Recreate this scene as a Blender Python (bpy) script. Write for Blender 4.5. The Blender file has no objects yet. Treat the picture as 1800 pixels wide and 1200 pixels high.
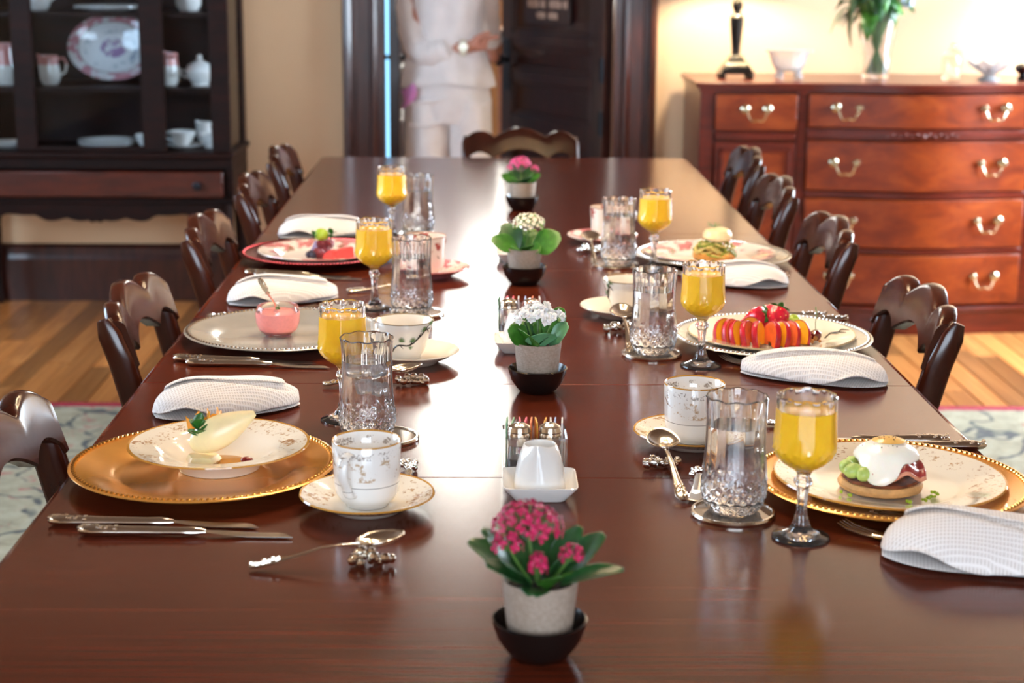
import bpy, bmesh, math, random
from math import pi, sin, cos, radians as R, sqrt, atan2
from mathutils import Vector, Matrix, Euler

random.seed(7)
SC = bpy.context.scene
COL = SC.collection

# ------------------------------------------------------------------ camera
cam_d = bpy.data.cameras.new('camera')
cam = bpy.data.objects.new('camera', cam_d)
COL.objects.link(cam)
cam_d.sensor_width = 36.0
cam_d.lens = 59.0
cam_d.shift_x = 56 / 1800
cam.matrix_world = Matrix.Translation((0, 0, 1.37)) @ Matrix.Rotation(R(90 - 12.94), 4, 'X') @ Matrix.Rotation(R(0.25), 4, 'Z')
cam_d.dof.use_dof = True
cam_d.dof.focus_distance = 2.25
cam_d.dof.aperture_fstop = 5.6
cam_d.clip_start = 0.05
SC.camera = cam

# ------------------------------------------------------------------ view, world, lights
SC.view_settings.view_transform = 'Standard'
SC.view_settings.look = 'None'
SC.view_settings.gamma = 1.0
SC.view_settings.use_curve_mapping = False
SC.view_settings.exposure = 0.3
SC.cycles.max_bounces = 14
SC.cycles.transmission_bounces = 12
SC.cycles.transparent_max_bounces = 12
SC.cycles.glossy_bounces = 6
SC.cycles.diffuse_bounces = 4
SC.cycles.sample_clamp_indirect = 6.0

W = bpy.data.worlds.new('sky')
SC.world = W
W.use_nodes = True
W.node_tree.nodes['Background'].inputs[0].default_value = (0.55, 0.72, 1.0, 1)
W.node_tree.nodes['Background'].inputs[1].default_value = 1.0

PANE_RIGHT, PANE_LEFT, PANE_BACK = 42.0, 12.0, 11.0
PANE_HALL_SIDE, PANE_HALL = 2.2, 26.0
BULB, LAMP_WATT = 480.0, 50.0
DAY = (0.72, 0.86, 1.0)


def point_light(name, loc, watt, color, radius):
    l = bpy.data.lights.new(name, 'POINT')
    l.energy = watt
    l.color = color
    l.shadow_soft_size = radius
    o = bpy.data.objects.new(name, l)
    o.location = loc
    COL.objects.link(o)
    return o


def srgb(r, g, b):
    f = lambda c: (c / 255 / 12.92) if c / 255 <= 0.04045 else ((c / 255 + 0.055) / 1.055) ** 2.4
    return (f(r), f(g), f(b), 1.0)


# ------------------------------------------------------------------ materials
class NT:
    def __init__(self, name):
        self.m = bpy.data.materials.new(name)
        self.m.use_nodes = True
        self.t = self.m.node_tree
        self.b = self.t.nodes['Principled BSDF']
        self.out = self.t.nodes['Material Output']

    def n(self, typ, **kw):
        nd = self.t.nodes.new(typ)
        for k, v in kw.items():
            setattr(nd, k, v)
        return nd

    def l(self, a, b):
        self.t.links.new(a, b)

    def coord(self, scale=(1, 1, 1), src='Object', rot=(0, 0, 0)):
        tc = self.n('ShaderNodeTexCoord')
        mp = self.n('ShaderNodeMapping')
        mp.inputs['Scale'].default_value = scale
        mp.inputs['Rotation'].default_value = rot
        self.l(tc.outputs[src], mp.inputs[0])
        return mp.outputs[0]

    def noise(self, vec, scale=5, detail=4, rough=0.55, dist=0.0):
        nd = self.n('ShaderNodeTexNoise')
        nd.inputs['Scale'].default_value = scale
        nd.inputs['Detail'].default_value = detail
        nd.inputs['Roughness'].default_value = rough
        nd.inputs['Distortion'].default_value = dist
        self.l(vec, nd.inputs['Vector'])
        return nd.outputs[0]

    def ramp(self, fac, stops, interp='LINEAR'):
        nd = self.n('ShaderNodeValToRGB')
        cr = nd.color_ramp
        cr.interpolation = interp
        while len(cr.elements) < len(stops):
            cr.elements.new(0.5)
        for e, (p, c) in zip(cr.elements, stops):
            e.position = p
            e.color = c if len(c) == 4 else (*c, 1)
        self.l(fac, nd.inputs[0])
        return nd.outputs[0]

    def math(self, op, a, b=None, c=None):
        nd = self.n('ShaderNodeMath', operation=op)
        for i, v in enumerate((a, b, c)):
            if v is None:
                continue
            if isinstance(v, (int, float)):
                nd.inputs[i].default_value = v
            else:
                self.l(v, nd.inputs[i])
        return nd.outputs[0]

    def mix(self, fac, a, b, blend='MIX'):
        nd = self.n('ShaderNodeMix', data_type='RGBA', blend_type=blend)
        for i, v in ((0, fac), (6, a), (7, b)):
            if isinstance(v, (int, float)):
                nd.inputs[i].default_value = v
            elif isinstance(v, tuple):
                nd.inputs[i].default_value = v
            else:
                self.l(v, nd.inputs[i])
        return nd.outputs[2]

    def bump(self, h, strength=0.2, dist=0.01):
        nd = self.n('ShaderNodeBump')
        nd.inputs['Strength'].default_value = strength
        nd.inputs['Distance'].default_value = dist
        self.l(h, nd.inputs['Height'])
        self.l(nd.outputs[0], self.b.inputs['Normal'])

    def set(self, **kw):
        names = dict(color='Base Color', rough='Roughness', metal='Metallic', ior='IOR', trans='Transmission Weight',
                     coat='Coat Weight', coat_rough='Coat Roughness', sss='Subsurface Weight', spec='Specular IOR Level',
                     sheen='Sheen Weight', emit='Emission Strength', ecol='Emission Color')
        for k, v in kw.items():
            s = self.b.inputs[names[k]]
            if hasattr(v, 'node'):
                self.l(v, s)
            else:
                s.default_value = v
        return self


def plain(name, col, rough=0.5, metal=0.0, vary=0.06, scale=30, bump=0.0, **kw):
    q = NT(name)
    if vary > 0:
        nz = q.noise(q.coord(), scale, 3)
        a = tuple(max(0, c * (1 - vary * 2)) for c in col[:3]) + (1,)
        b = tuple(min(1, c * (1 + vary * 2)) for c in col[:3]) + (1,)
        q.set(color=q.ramp(nz, [(0.3, a), (0.7, b)]))
        if bump:
            q.bump(nz, bump, 0.002)
    else:
        q.set(color=col)
    q.set(rough=rough, metal=metal, **kw)
    if kw.get('sss'):
        q.b.inputs['Subsurface Radius'].default_value = (0.01, 0.005, 0.003)
    return q.m


def wood(name, c1, c2, c3, scale, rough=0.25, coat=0.0, gs=6.0, bump=0.05, per_object=0.0, spec=0.5):
    q = NT(name)
    v = q.coord(scale)
    if per_object:
        oi = q.n('ShaderNodeObjectInfo')
        add = q.n('ShaderNodeVectorMath', operation='ADD')
        cm = q.n('ShaderNodeCombineXYZ')
        q.l(q.math('MULTIPLY', oi.outputs['Random'], 37.0), cm.inputs[0])
        q.l(q.math('MULTIPLY', oi.outputs['Random'], 91.0), cm.inputs[1])
        q.l(v, add.inputs[0])
        q.l(cm.outputs[0], add.inputs[1])
        v = add.outputs[0]
    big = q.noise(v, gs, 5, 0.6, 0.6)
    fine = q.noise(v, gs * 7, 3, 0.6, 0.2)
    col = q.ramp(big, [(0.28, c1), (0.5, c2), (0.74, c3)])
    col = q.mix(q.math('MULTIPLY', fine, 0.2 if gs == 3.0 else 0.35), col, (c1[0] * .5, c1[1] * .5, c1[2] * .5, 1))
    if per_object:
        k = q.math('ADD', q.math('MULTIPLY', oi.outputs['Random'], per_object * 2), 1 - per_object)
        hs = q.n('ShaderNodeHueSaturation')
        q.l(k, hs.inputs['Value'])
        q.l(col, hs.inputs['Color'])
        col = hs.outputs[0]
    q.set(color=col, rough=q.ramp(fine, [(0.2, (rough * .85,) * 3), (0.8, (min(1, rough * 1.2),) * 3)]), coat=coat, coat_rough=0.08, spec=spec)
    if bump:
        q.bump(fine, bump, 0.001)
    return q.m


def glass(name, col=(1, 1, 1, 1), rough=0.0, ior=1.5, trans=1.0):
    q = NT(name)
    q.set(color=col, rough=rough, ior=ior, trans=trans)
    return q.m


def pane_mat(name, tint=(0.9, 0.93, 0.95, 1)):          # thin flat window glass: lets light through, mirrors at its Fresnel rate
    q = NT(name)
    tr = q.n('ShaderNodeBsdfTransparent')
    tr.inputs[0].default_value = tint
    gl = q.n('ShaderNodeBsdfGlossy')
    gl.inputs['Roughness'].default_value = 0.02
    fr = q.n('ShaderNodeFresnel')
    fr.inputs[0].default_value = 1.25
    mx = q.n('ShaderNodeMixShader')
    q.l(fr.outputs[0], mx.inputs[0])
    q.l(tr.outputs[0], mx.inputs[1])
    q.l(gl.outputs[0], mx.inputs[2])
    q.l(mx.outputs[0], q.out.inputs[0])
    return q.m


def lit(name, col, strength):
    q = NT(name)
    q.set(color=(0, 0, 0, 1), ecol=(*col, 1), emit=strength)
    return q.m


def porcelain(name, base=(0.86, 0.82, 0.74, 1), axis='r', lines=(), bands=(), rough=0.08, rmin=0.0):
    """printed china: thin lines and speckled floral bands at given radius (axis 'r') or height (axis 'z')"""
    q = NT(name)
    tc = q.n('ShaderNodeTexCoord')
    sp = q.n('ShaderNodeSeparateXYZ')
    q.l(tc.outputs['Object'], sp.inputs[0])
    if axis == 'r':
        x2 = q.math('MULTIPLY', sp.outputs[0], sp.outputs[0])
        rr = q.math('SQRT', q.math('MULTIPLY_ADD', sp.outputs[1], sp.outputs[1], x2))
    else:
        rr = sp.outputs[2]
        x2 = q.math('MULTIPLY', sp.outputs[0], sp.outputs[0])
        rad = q.math('SQRT', q.math('MULTIPLY_ADD', sp.outputs[1], sp.outputs[1], x2))
        rr = q.math('MULTIPLY', rr, q.math('GREATER_THAN', rad, rmin))      # print on the outside of the cup only
    col = base
    for (r0, r1, c, scale, thr) in bands:
        m = q.math('MULTIPLY', q.math('GREATER_THAN', rr, r0), q.math('LESS_THAN', rr, r1))
        nz = q.noise(tc.outputs['Object'], scale, 3, 0.6)
        big = q.noise(tc.outputs['Object'], scale * 0.22, 1, 0.5)
        s = q.ramp(q.math('MULTIPLY_ADD', nz, 0.62, q.math('MULTIPLY', big, 0.38)), [(thr, (0, 0, 0)), (thr + 0.05, (1, 1, 1))])
        col = q.mix(q.math('MULTIPLY', m, s), col, c)
    for (r0, r1, c) in lines:
        m = q.math('MULTIPLY', q.math('GREATER_THAN', rr, r0), q.math('LESS_THAN', rr, r1))
        col = q.mix(m, col, c)
    q.set(color=col, rough=rough, coat=0.4, coat_rough=0.03)
    return q.m


# ------------------------------------------------------------------ mesh helper
class MB:
    def __init__(self):
        self.v, self.f = [], []

    def add(self, vs, fs, mat=None):
        k = len(self.v)
        self.v += [tuple((mat @ Vector(p)) if mat else p) for p in vs]
        self.f += [tuple(i + k for i in q) for q in fs]
        return self

    def box(self, c, s, mat=None):
        x, y, z = c
        a, b, d = s[0] / 2, s[1] / 2, s[2] / 2
        vs = [(x + i * a, y + j * b, z + k * d) for k in (-1, 1) for j in (-1, 1) for i in (-1, 1)]
        return self.add(vs, [(0, 2, 3, 1), (4, 5, 7, 6), (0, 1, 5, 4), (2, 6, 7, 3), (0, 4, 6, 2), (1, 3, 7, 5)], mat)

    def box2(self, lo, hi, mat=None):
        return self.box([(a + b) / 2 for a, b in zip(lo, hi)], [abs(b - a) for a, b in zip(lo, hi)], mat)

    def lathe(self, prof, n=32, mod=None, mat=None):
        """prof: [(r, z)], r = 0 makes a pole; mod(theta, r, z, i) -> (r, z)"""
        vs, fs, rows = [], [], []
        for i, (r, z) in enumerate(prof):
            if r <= 1e-7:
                rows.append([len(vs)])
                vs.append((0, 0, z))
            else:
                row = []
                for j in range(n):
                    t = 2 * pi * j / n
                    rr, zz = mod(t, r, z, i) if mod else (r, z)
                    row.append(len(vs))
                    vs.append((rr * cos(t), rr * sin(t), zz))
                rows.append(row)
        for a, b in zip(rows, rows[1:]):
            for j in range(n):
                k = (j + 1) % n
                if len(a) == 1 and len(b) == 1:
                    break
                if len(a) == 1:
                    fs.append((a[0], b[k], b[j]))
                elif len(b) == 1:
                    fs.append((a[j], a[k], b[0]))
                else:
                    fs.append((a[j], a[k], b[k], b[j]))
        return self.add(vs, fs, mat)

    def tube(self, pts, rad, n=8, mat=None, flat=1.0, up=(0, 0, 1)):
        """swept ellipse; rad number or list; flat = ratio of thickness along 'up'"""
        pts = [Vector(p) for p in pts]
        m = len(pts)
        rs = rad if isinstance(rad, (list, tuple)) else [rad] * m
        vs, fs = [], []
        up0 = Vector(up)
        for i, p in enumerate(pts):
            t = (pts[min(i + 1, m - 1)] - pts[max(i - 1, 0)]).normalized()
            a = t.cross(up0)
            if a.length < 1e-4:
                a = t.cross(Vector((0, 1, 0)))
            a.normalize()
            b = a.cross(t).normalized()
            for j in range(n):
                th = 2 * pi * j / n
                vs.append(tuple(p + a * (rs[i] * cos(th)) + b * (rs[i] * flat * sin(th))))
        for i in range(m - 1):
            for j in range(n):
                k = (j + 1) % n
                fs.append((i * n + j, i * n + k, (i + 1) * n + k, (i + 1) * n + j))
        fs.append(tuple(range(n))[::-1])
        fs.append(tuple((m - 1) * n + j for j in range(n)))
        return self.add(vs, fs, mat)

    def prism(self, out, d0, d1, axis='z', mat=None):
        """outline polygon extruded along axis. 'z': (x,y); 'y': (x,z); 'x': (y,z)"""
        n = len(out)
        P = {'z': lambda p, d: (p[0], p[1], d), 'y': lambda p, d: (p[0], d, p[1]), 'x': lambda p, d: (d, p[0], p[1])}[axis]
        vs = [P(p, d0) for p in out] + [P(p, d1) for p in out]
        fs = [tuple(range(n))[::-1], tuple(range(n, 2 * n))] + [(i, (i + 1) % n, n + (i + 1) % n, n + i) for i in range(n)]
        return self.add(vs, fs, mat)

    def ball(self, c, r, n=8, m=6, mat=None):
        r = (r, r, r) if isinstance(r, (int, float)) else r
        pr = [(sin(pi * i / m), -cos(pi * i / m)) for i in range(m + 1)]
        pr = [(0 if i in (0, m) else a, b) for i, (a, b) in enumerate(pr)]
        M = Matrix.Translation(c) @ Matrix.Diagonal((*r, 1))
        return self.lathe(pr, n, mat=(mat @ M) if mat else M)

    def grid(self, fn, nu, nv, mat=None, wrap=False):
        vs = [fn(i / nu, j / nv) for i in range(nu + 1) for j in range(nv + (0 if wrap else 1))]
        w = nv + (0 if wrap else 1)
        fs = []
        for i in range(nu):
            for j in range(nv):
                k = (j + 1) % w if wrap else j + 1
                fs.append((i * w + j, (i + 1) * w + j, (i + 1) * w + k, i * w + k))
        return self.add(vs, fs, mat)

    def build(self, name, mat, parent=None, smooth=True, bevel=0.0, segs=2, sub=0, solid=0.0, angle=35, loc=None, kind=None, label=None):
        me = bpy.data.meshes.new(name)
        me.from_pydata(self.v, [], self.f)
        bm = bmesh.new()
        bm.from_mesh(me)
        bmesh.ops.recalc_face_normals(bm, faces=bm.faces)
        bm.to_mesh(me)
        bm.free()
        me.materials.append(mat)
        if smooth:
            me.shade_smooth()
            me.set_sharp_from_angle(angle=R(angle))
        o = bpy.data.objects.new(name, me)
        COL.objects.link(o)
        if parent:
            o.parent = parent
        if loc:
            o.location = loc
        if solid:
            md = o.modifiers.new('solid', 'SOLIDIFY')
            md.thickness = solid
            md.offset = 0
        if bevel:
            md = o.modifiers.new('bevel', 'BEVEL')
            md.width = bevel
            md.segments = segs
            md.limit_method = 'ANGLE'
            md.angle_limit = R(40)
        if sub:
            md = o.modifiers.new('sub', 'SUBSURF')
            md.levels = md.render_levels = sub
        if kind:
            o['kind'] = kind
        if label:
            o['label'] = label
        return o


def tag(o, label, cat, group=None):
    o['label'] = label
    o['category'] = cat
    if group:
        o['group'] = group
    return o


def thing(name, label, cat, loc=(0, 0, 0), rz=0.0, group=None):
    o = bpy.data.objects.new(name, None)
    o.empty_display_size = 0.05
    COL.objects.link(o)
    o.location = loc
    o.rotation_euler = (0, 0, rz)
    return tag(o, label, cat, group)


def struct(o):
    o['kind'] = 'structure'
    return o


def dup(root, loc, rz, label, group=None):
    r = root.copy()
    COL.objects.link(r)
    r.location, r.rotation_euler = loc, (0, 0, rz)
    r['label'] = label
    if group:
        r['group'] = group

    def kids(src, dst):
        for ch in [c for c in ALLKIDS(src)]:
            c = ch.copy()
            COL.objects.link(c)
            c.parent = dst
            kids(ch, c)
    kids(root, r)
    return r


def ALLKIDS(o):
    return list(o.children)


def arc(cx, cy, r, a0, a1, n):
    return [(cx + r * cos(a0 + (a1 - a0) * i / n), cy + r * sin(a0 + (a1 - a0) * i / n)) for i in range(n + 1)]


def rrect(x0, y0, x1, y1, r, n=5):
    return (arc(x1 - r, y1 - r, r, 0, pi / 2, n) + arc(x0 + r, y1 - r, r, pi / 2, pi, n) +
            arc(x0 + r, y0 + r, r, pi, 1.5 * pi, n) + arc(x1 - r, y0 + r, r, 1.5 * pi, 2 * pi, n))


TT = 0.75          # table top height
# ------------------------------------------------------------------ material set
M = {}
M['wall'] = plain('wall_paint', srgb(221, 186, 148), 0.8, vary=0.015, scale=3, bump=0.04)
M['ceiling'] = plain('ceiling_paint', srgb(104, 76, 54), 0.8, vary=0.02)
M['trimwood'] = wood('dark_trim_wood', srgb(40, 16, 12), srgb(62, 26, 18), srgb(82, 36, 24), (9, 9, 1.2), 0.3, 0.2, 4)
M['doorwood'] = wood('dark_door_wood', srgb(34, 15, 12), srgb(50, 22, 17), srgb(66, 30, 22), (9, 9, 1.2), 0.33, 0.15, 4)
M['table'] = wood('table_wood', srgb(70, 25, 12), srgb(88, 34, 18), srgb(106, 44, 24), (1.0, 40, 40), 0.18, 0.0, 3.0, 0.03, spec=0.32)
M['chair'] = wood('chair_wood', srgb(48, 18, 10), srgb(60, 24, 13), srgb(72, 29, 16), (6, 6, 1.5), 0.2, 0.0, 3.0, 0.0, spec=0.5)
M['cherry'] = wood('cherry_wood', srgb(98, 32, 9), srgb(138, 54, 16), srgb(168, 78, 27), (2.2, 8, 5.5), 0.34, 0.12, 2.2, 0.02, spec=0.35)
M['cherrydark'] = wood('cherry_frame_wood', srgb(70, 20, 10), srgb(96, 29, 14), srgb(118, 40, 20), (1.5, 12, 12), 0.3, 0.2, 3, 0.02, spec=0.4)
M['cabwood'] = wood('cabinet_wood', srgb(18, 6, 4), srgb(30, 10, 6), srgb(44, 15, 8), (2, 10, 10), 0.5, 0.0, 3, 0.02, spec=0.15)
M['plank'] = wood('floor_plank_wood', srgb(140, 84, 38), srgb(180, 116, 60), srgb(206, 144, 82), (24, 1.6, 24), 0.34, 0.1, 3, 0.03, per_object=0.5)
M['gap'] = plain('floor_gap', srgb(52, 28, 14), 0.9, vary=0.02)
M['brass'] = plain('pale_brass', srgb(226, 220, 190), 0.22, 1.0, vary=0.02)
M['iron'] = plain('dark_iron', srgb(40, 42, 48), 0.35, 0.8, vary=0.03)
M['silver'] = plain('silver', srgb(222, 214, 202), 0.16, 1.0, vary=0.03, scale=90)
M['silverplate'] = plain('silver_charger_metal', srgb(214, 211, 204), 0.18, 0.6, vary=0.02)
M['goldplate'] = plain('gold_charger_metal', srgb(234, 166, 80), 0.17, 0.55, vary=0.03)
M['goldbead'] = plain('gold_bead_metal', srgb(240, 184, 92), 0.15, 1.0, vary=0.02)
M['redplate'] = plain('red_charger_metal', srgb(112, 24, 26), 0.22, 0.8, vary=0.03)
M['crystal'] = glass('crystal_glass', (1, 1, 1, 1), 0.0, 1.52, 0.978)  # small share of diffuse white mixed in so the glass looks lit
M['water'] = glass('water', (0.97, 0.985, 1, 1), 0.0, 1.33)
M['cutglass'] = plain('pressed_cut_glass', srgb(244, 246, 250), 0.12, vary=0.0, trans=0.72, ior=1.5)
M['ice'] = glass('ice', (0.95, 0.97, 1, 1), 0.12, 1.31)
M['thin'] = pane_mat('thin_pane_glass')
M['juice'] = plain('orange_juice', srgb(255, 192, 40), 0.22, vary=0.03, scale=60, sss=0.3, coat=0.6, coat_rough=0.02)
M['white'] = plain('white_porcelain', srgb(238, 234, 228), 0.07, vary=0.0, coat=0.3)
M['yogurt'] = plain('pink_yogurt', srgb(244, 152, 146), 0.4, vary=0.03, scale=200, sss=0.3)
M['black'] = plain('black_glaze', srgb(24, 16, 14), 0.18, vary=0.05)
M['lampblack'] = plain('black_lacquer', srgb(12, 13, 14), 0.2, vary=0.02, coat=0.5)
M['soil'] = plain('soil', srgb(30, 20, 14), 0.95, vary=0.2, scale=200, bump=0.5)
M['leaf'] = plain('kalanchoe_leaf', srgb(58, 112, 34), 0.35, vary=0.18, scale=60, sss=0.1)
M['leafdark'] = plain('kalanchoe_leaf_dark', srgb(38, 82, 38), 0.35, vary=0.18, scale=60)
M['leafblue'] = plain('kalanchoe_leaf_pale', srgb(98, 152, 106), 0.4, vary=0.12, scale=60, sss=0.1)
M['stem'] = plain('green_stem', srgb(84, 120, 50), 0.5, vary=0.1)
M['bud'] = plain('flower_bud', srgb(140, 164, 74), 0.5, vary=0.1)
M['magenta'] = plain('magenta_petal', srgb(192, 24, 84), 0.5, vary=0.14, scale=200, sss=0.1)
M['pink'] = plain('pink_petal', srgb(238, 78, 140), 0.5, vary=0.12, scale=200, sss=0.1)
M['cream'] = plain('cream_petal', srgb(248, 236, 208), 0.5, vary=0.03, sss=0.2)
M['whitepetal'] = plain('white_petal', srgb(250, 246, 242), 0.5, vary=0.02, sss=0.2)
M['skin'] = plain('skin', srgb(206, 142, 118), 0.5, vary=0.04, sss=0.15)
M['cloth'] = plain('white_clothes', srgb(240, 232, 228), 0.85, vary=0.02, scale=20, bump=0.1)
M['hair'] = plain('hair', srgb(112, 84, 58), 0.6, vary=0.2, scale=60)
M['pinkcloth'] = plain('pink_cloth', srgb(226, 150, 214), 0.8, vary=0.03)
M['shoe'] = plain('tan_shoe', srgb(186, 166, 140), 0.5, vary=0.04)
M['green'] = plain('lime_green', srgb(160, 186, 52), 0.35, vary=0.1, sss=0.2)
M['herb'] = plain('mint_green', srgb(48, 104, 36), 0.45, vary=0.15, scale=120)


def ribbed_pot():
    q = NT('ribbed_clay_pot')
    sp = q.n('ShaderNodeSeparateXYZ')
    tc = q.n('ShaderNodeTexCoord')
    q.l(tc.outputs['Object'], sp.inputs[0])
    w = q.math('SINE', q.math('MULTIPLY', sp.outputs[2], 2300.0))
    nz = q.noise(tc.outputs['Object'], 300, 2)
    q.set(color=q.ramp(nz, [(0.3, srgb(150, 132, 116)), (0.7, srgb(172, 154, 138))]), rough=0.75)  # clay colour lowered to carry the shade on the nearest pot
    q.bump(w, 0.25, 0.0006)
    return q.m


M['pot'] = ribbed_pot()


def napkin_mat():
    q = NT('waffle_linen')
    sp = q.n('ShaderNodeSeparateXYZ')
    tc = q.n('ShaderNodeTexCoord')
    q.l(tc.outputs['Object'], sp.inputs[0])
    a = q.math('SINE', q.math('MULTIPLY', sp.outputs[0], 1700.0))
    b = q.math('SINE', q.math('MULTIPLY', sp.outputs[1], 1700.0))
    h = q.math('MAXIMUM', a, b)
    q.set(color=q.ramp(h, [(0.0, srgb(224, 214, 206)), (1.0, srgb(248, 241, 236))]), rough=0.9, sheen=0.2)
    q.bump(h, 0.45, 0.0008)
    return q.m


M['napkin'] = napkin_mat()


def rug_mat():
    q = NT('persian_rug_wool')
    v = q.coord((1, 1, 1))
    n1 = q.noise(v, 5.5, 3, 0.6, 1.0)
    n2 = q.noise(v, 14, 4, 0.7, 0.5)
    base = q.ramp(n2, [(0.3, srgb(108, 102, 78)), (0.5, srgb(140, 134, 108)), (0.75, srgb(160, 155, 132))])
    red = q.ramp(q.noise(v, 8, 3, 0.6, 2.0), [(0.6, (0, 0, 0)), (0.64, (1, 1, 1))])
    base = q.mix(q.math('MULTIPLY', red, 0.75), base, srgb(150, 64, 58))
    vo = q.n('ShaderNodeTexVoronoi', feature='DISTANCE_TO_EDGE')
    vo.inputs['Scale'].default_value = 4.2
    mx = q.n('ShaderNodeVectorMath', operation='ADD')
    q.l(v, mx.inputs[0])
    nzv = q.n('ShaderNodeTexNoise')
    nzv.inputs['Scale'].default_value = 6
    q.l(v, nzv.inputs['Vector'])
    sc = q.n('ShaderNodeVectorMath', operation='SCALE')
    sc.inputs['Scale'].default_value = 0.22
    q.l(nzv.outputs['Color'], sc.inputs[0])
    q.l(sc.outputs[0], mx.inputs[1])
    q.l(mx.outputs[0], vo.inputs['Vector'])
    line = q.ramp(vo.outputs['Distance'], [(0.022, (1, 1, 1)), (0.042, (0, 0, 0))])
    gate = q.ramp(n1, [(0.40, (0, 0, 0)), (0.46, (1, 1, 1))])
    base = q.mix(q.math('MULTIPLY', line, gate), base, srgb(34, 40, 40))
    q.set(color=base, rough=0.95, sheen=0.15)
    q.bump(n2, 0.3, 0.004)
    return q.m


M['rug'] = rug_mat()
M['rugred'] = plain('rug_red_wool', srgb(150, 26, 52), 0.95, vary=0.1, scale=60, bump=0.3)

# ================================================================== ROOM
WY = 6.70                      # face of the end wall
XL, XR, YB, ZC = -2.9, 3.2, -1.6, 2.95
DX0, DX1, DZ = -0.385, 0.525, 2.42      # doorway in the end wall

flo = struct(MB().box2((XL, YB, -0.06), (XR, 9.2, -0.021)).build('floor', M['gap'], smooth=False))
mb_planks = {}
pw = 0.083
x = XL
while x < XR - 0.01:
    cuts = [YB, random.uniform(0.2, 2.6), random.uniform(5.15, 6.3), WY + 0.16]
    for y0, y1 in zip(cuts, cuts[1:]):
        ln = y1 - y0 - 0.002
        key = round(ln, 1)
        if key not in mb_planks:
            mb_planks[key] = MB().box((0, 0, -0.010), (pw - 0.0025, 1.0, 0.02)).build('plank', M['plank'], flo, smooth=False, bevel=0.0012, segs=1)
            o = mb_planks[key]
        else:
            o = mb_planks[key].copy()
            COL.objects.link(o)
        o.location = (x + pw / 2, (y0 + y1) / 2, random.uniform(-0.0007, 0.0))
        o.scale = (1, ln, 1)
    x += pw
hall_floor = struct(MB().box2((-2.0, WY + 0.16, -0.02), (1.6, 9.2, 0.0)).build('floor_hall', M['plank'], smooth=False))

struct(MB().box2((XL, YB, ZC), (XR, 9.2, ZC + 0.1)).build('ceiling', M['ceiling'], smooth=False))
w = MB()
w.box2((XL, WY, 0), (DX0 - 0.03, WY + 0.15, ZC)).box2((DX1 + 0.03, WY, 0), (XR, WY + 0.15, ZC)).box2((DX0 - 0.03, WY, DZ + 0.03), (DX1 + 0.03, WY + 0.15, ZC))
struct(w.build('wall_back', M['wall'], smooth=False))


def wall_hole(name, axis, p0, p1, a0, a1, holes):
    """wall slab between p0..p1 across its thickness, spanning a0..a1, with rectangular holes (h0,h1,z0,z1)"""
    mb = MB()

    def bx(b0, b1, z0, z1):
        if b1 - b0 < 1e-4 or z1 - z0 < 1e-4:
            return
        if axis == 'x':
            mb.box2((p0, b0, z0), (p1, b1, z1))
        else:
            mb.box2((b0, p0, z0), (b1, p1, z1))
    cur = a0
    for (h0, h1, z0, z1) in sorted(holes):
        bx(cur, h0, 0, ZC)
        bx(h0, h1, 0, z0)
        bx(h0, h1, z1, ZC)
        cur = h1
    bx(cur, a1, 0, ZC)
    return struct(mb.build(name, M['wall'], smooth=False))


def window(name, axis, p, h0, h1, z0, z1, strength, col, cols=2, rows=3, face=1, mat=None):
    """frame with muntins plus separate lit panes; p = inner wall face"""
    fr = MB()
    t = 0.05

    def bx(b0, b1, c0, c1, d0=-0.02, d1=0.06):
        lo, hi = p + face * d0, p + face * d1
        if axis == 'x':
            fr.box2((min(lo, hi), b0, c0), (max(lo, hi), b1, c1))
        else:
            fr.box2((b0, min(lo, hi), c0), (b1, max(lo, hi), c1))
    bx(h0, h0 + t, z0, z1)
    bx(h1 - t, h1, z0, z1)
    bx(h0 + t, h1 - t, z0, z0 + t)
    bx(h0 + t, h1 - t, z1 - t, z1)
    for i in range(1, cols):
        c = h0 + (h1 - h0) * i / cols
        bx(c - 0.015, c + 0.015, z0 + t, z1 - t, 0.0, 0.045)
    f = struct(fr.build(name, mat or M['trimwood'], smooth=False))
    bars = MB()
    fr = bars
    for j in range(1, rows):
        c = z0 + (z1 - z0) * j / rows
        bx(h0 + t, h1 - t, c - 0.012, c + 0.012, 0.006, 0.04)
    if rows > 1:
        bars.build('glazing_bar', mat or M['trimwood'], f, smooth=False)
    m = lit(name + '_daylight', col, strength)
    for i in range(cols):
        for j in range(rows):
            b0, b1 = h0 + (h1 - h0) * i / cols, h0 + (h1 - h0) * (i + 1) / cols
            c0, c1 = z0 + (z1 - z0) * j / rows, z0 + (z1 - z0) * (j + 1) / rows
            q = MB()
            a, b = p + face * 0.020, p + face * 0.026
            if axis == 'x':
                q.box2((min(a, b), b0 + .004, c0 + .004), (max(a, b), b1 - .004, c1 - .004))
            else:
                q.box2((b0 + .004, min(a, b), c0 + .004), (b1 - .004, max(a, b), c1 - .004))
            q.build('pane', m, f, smooth=False)
    return f


RW = (5.2, 6.4, 0.4, 2.5)
LW = (2.6, 4.6, 0.75, 2.45)
BW = (-0.9, 1.3, 0.85, 2.5)
wall_hole('wall_right', 'x', XR, XR + 0.15, YB, WY + 0.15, [RW])
wall_hole('wall_left', 'x', XL - 0.15, XL, YB, WY + 0.15, [LW])
wall_hole('wall_front', 'y', YB - 0.15, YB, XL, XR, [BW])
window('window_1', 'x', XR, *RW, PANE_RIGHT, DAY, 1, 2, 1)
window('window_2', 'x', XL, *LW, PANE_LEFT, (0.6, 0.79, 1.0), 2, 2, -1)
window('window_3', 'y', YB, *BW, PANE_BACK, (0.72, 0.85, 1.0), 3, 2, -1)

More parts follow.
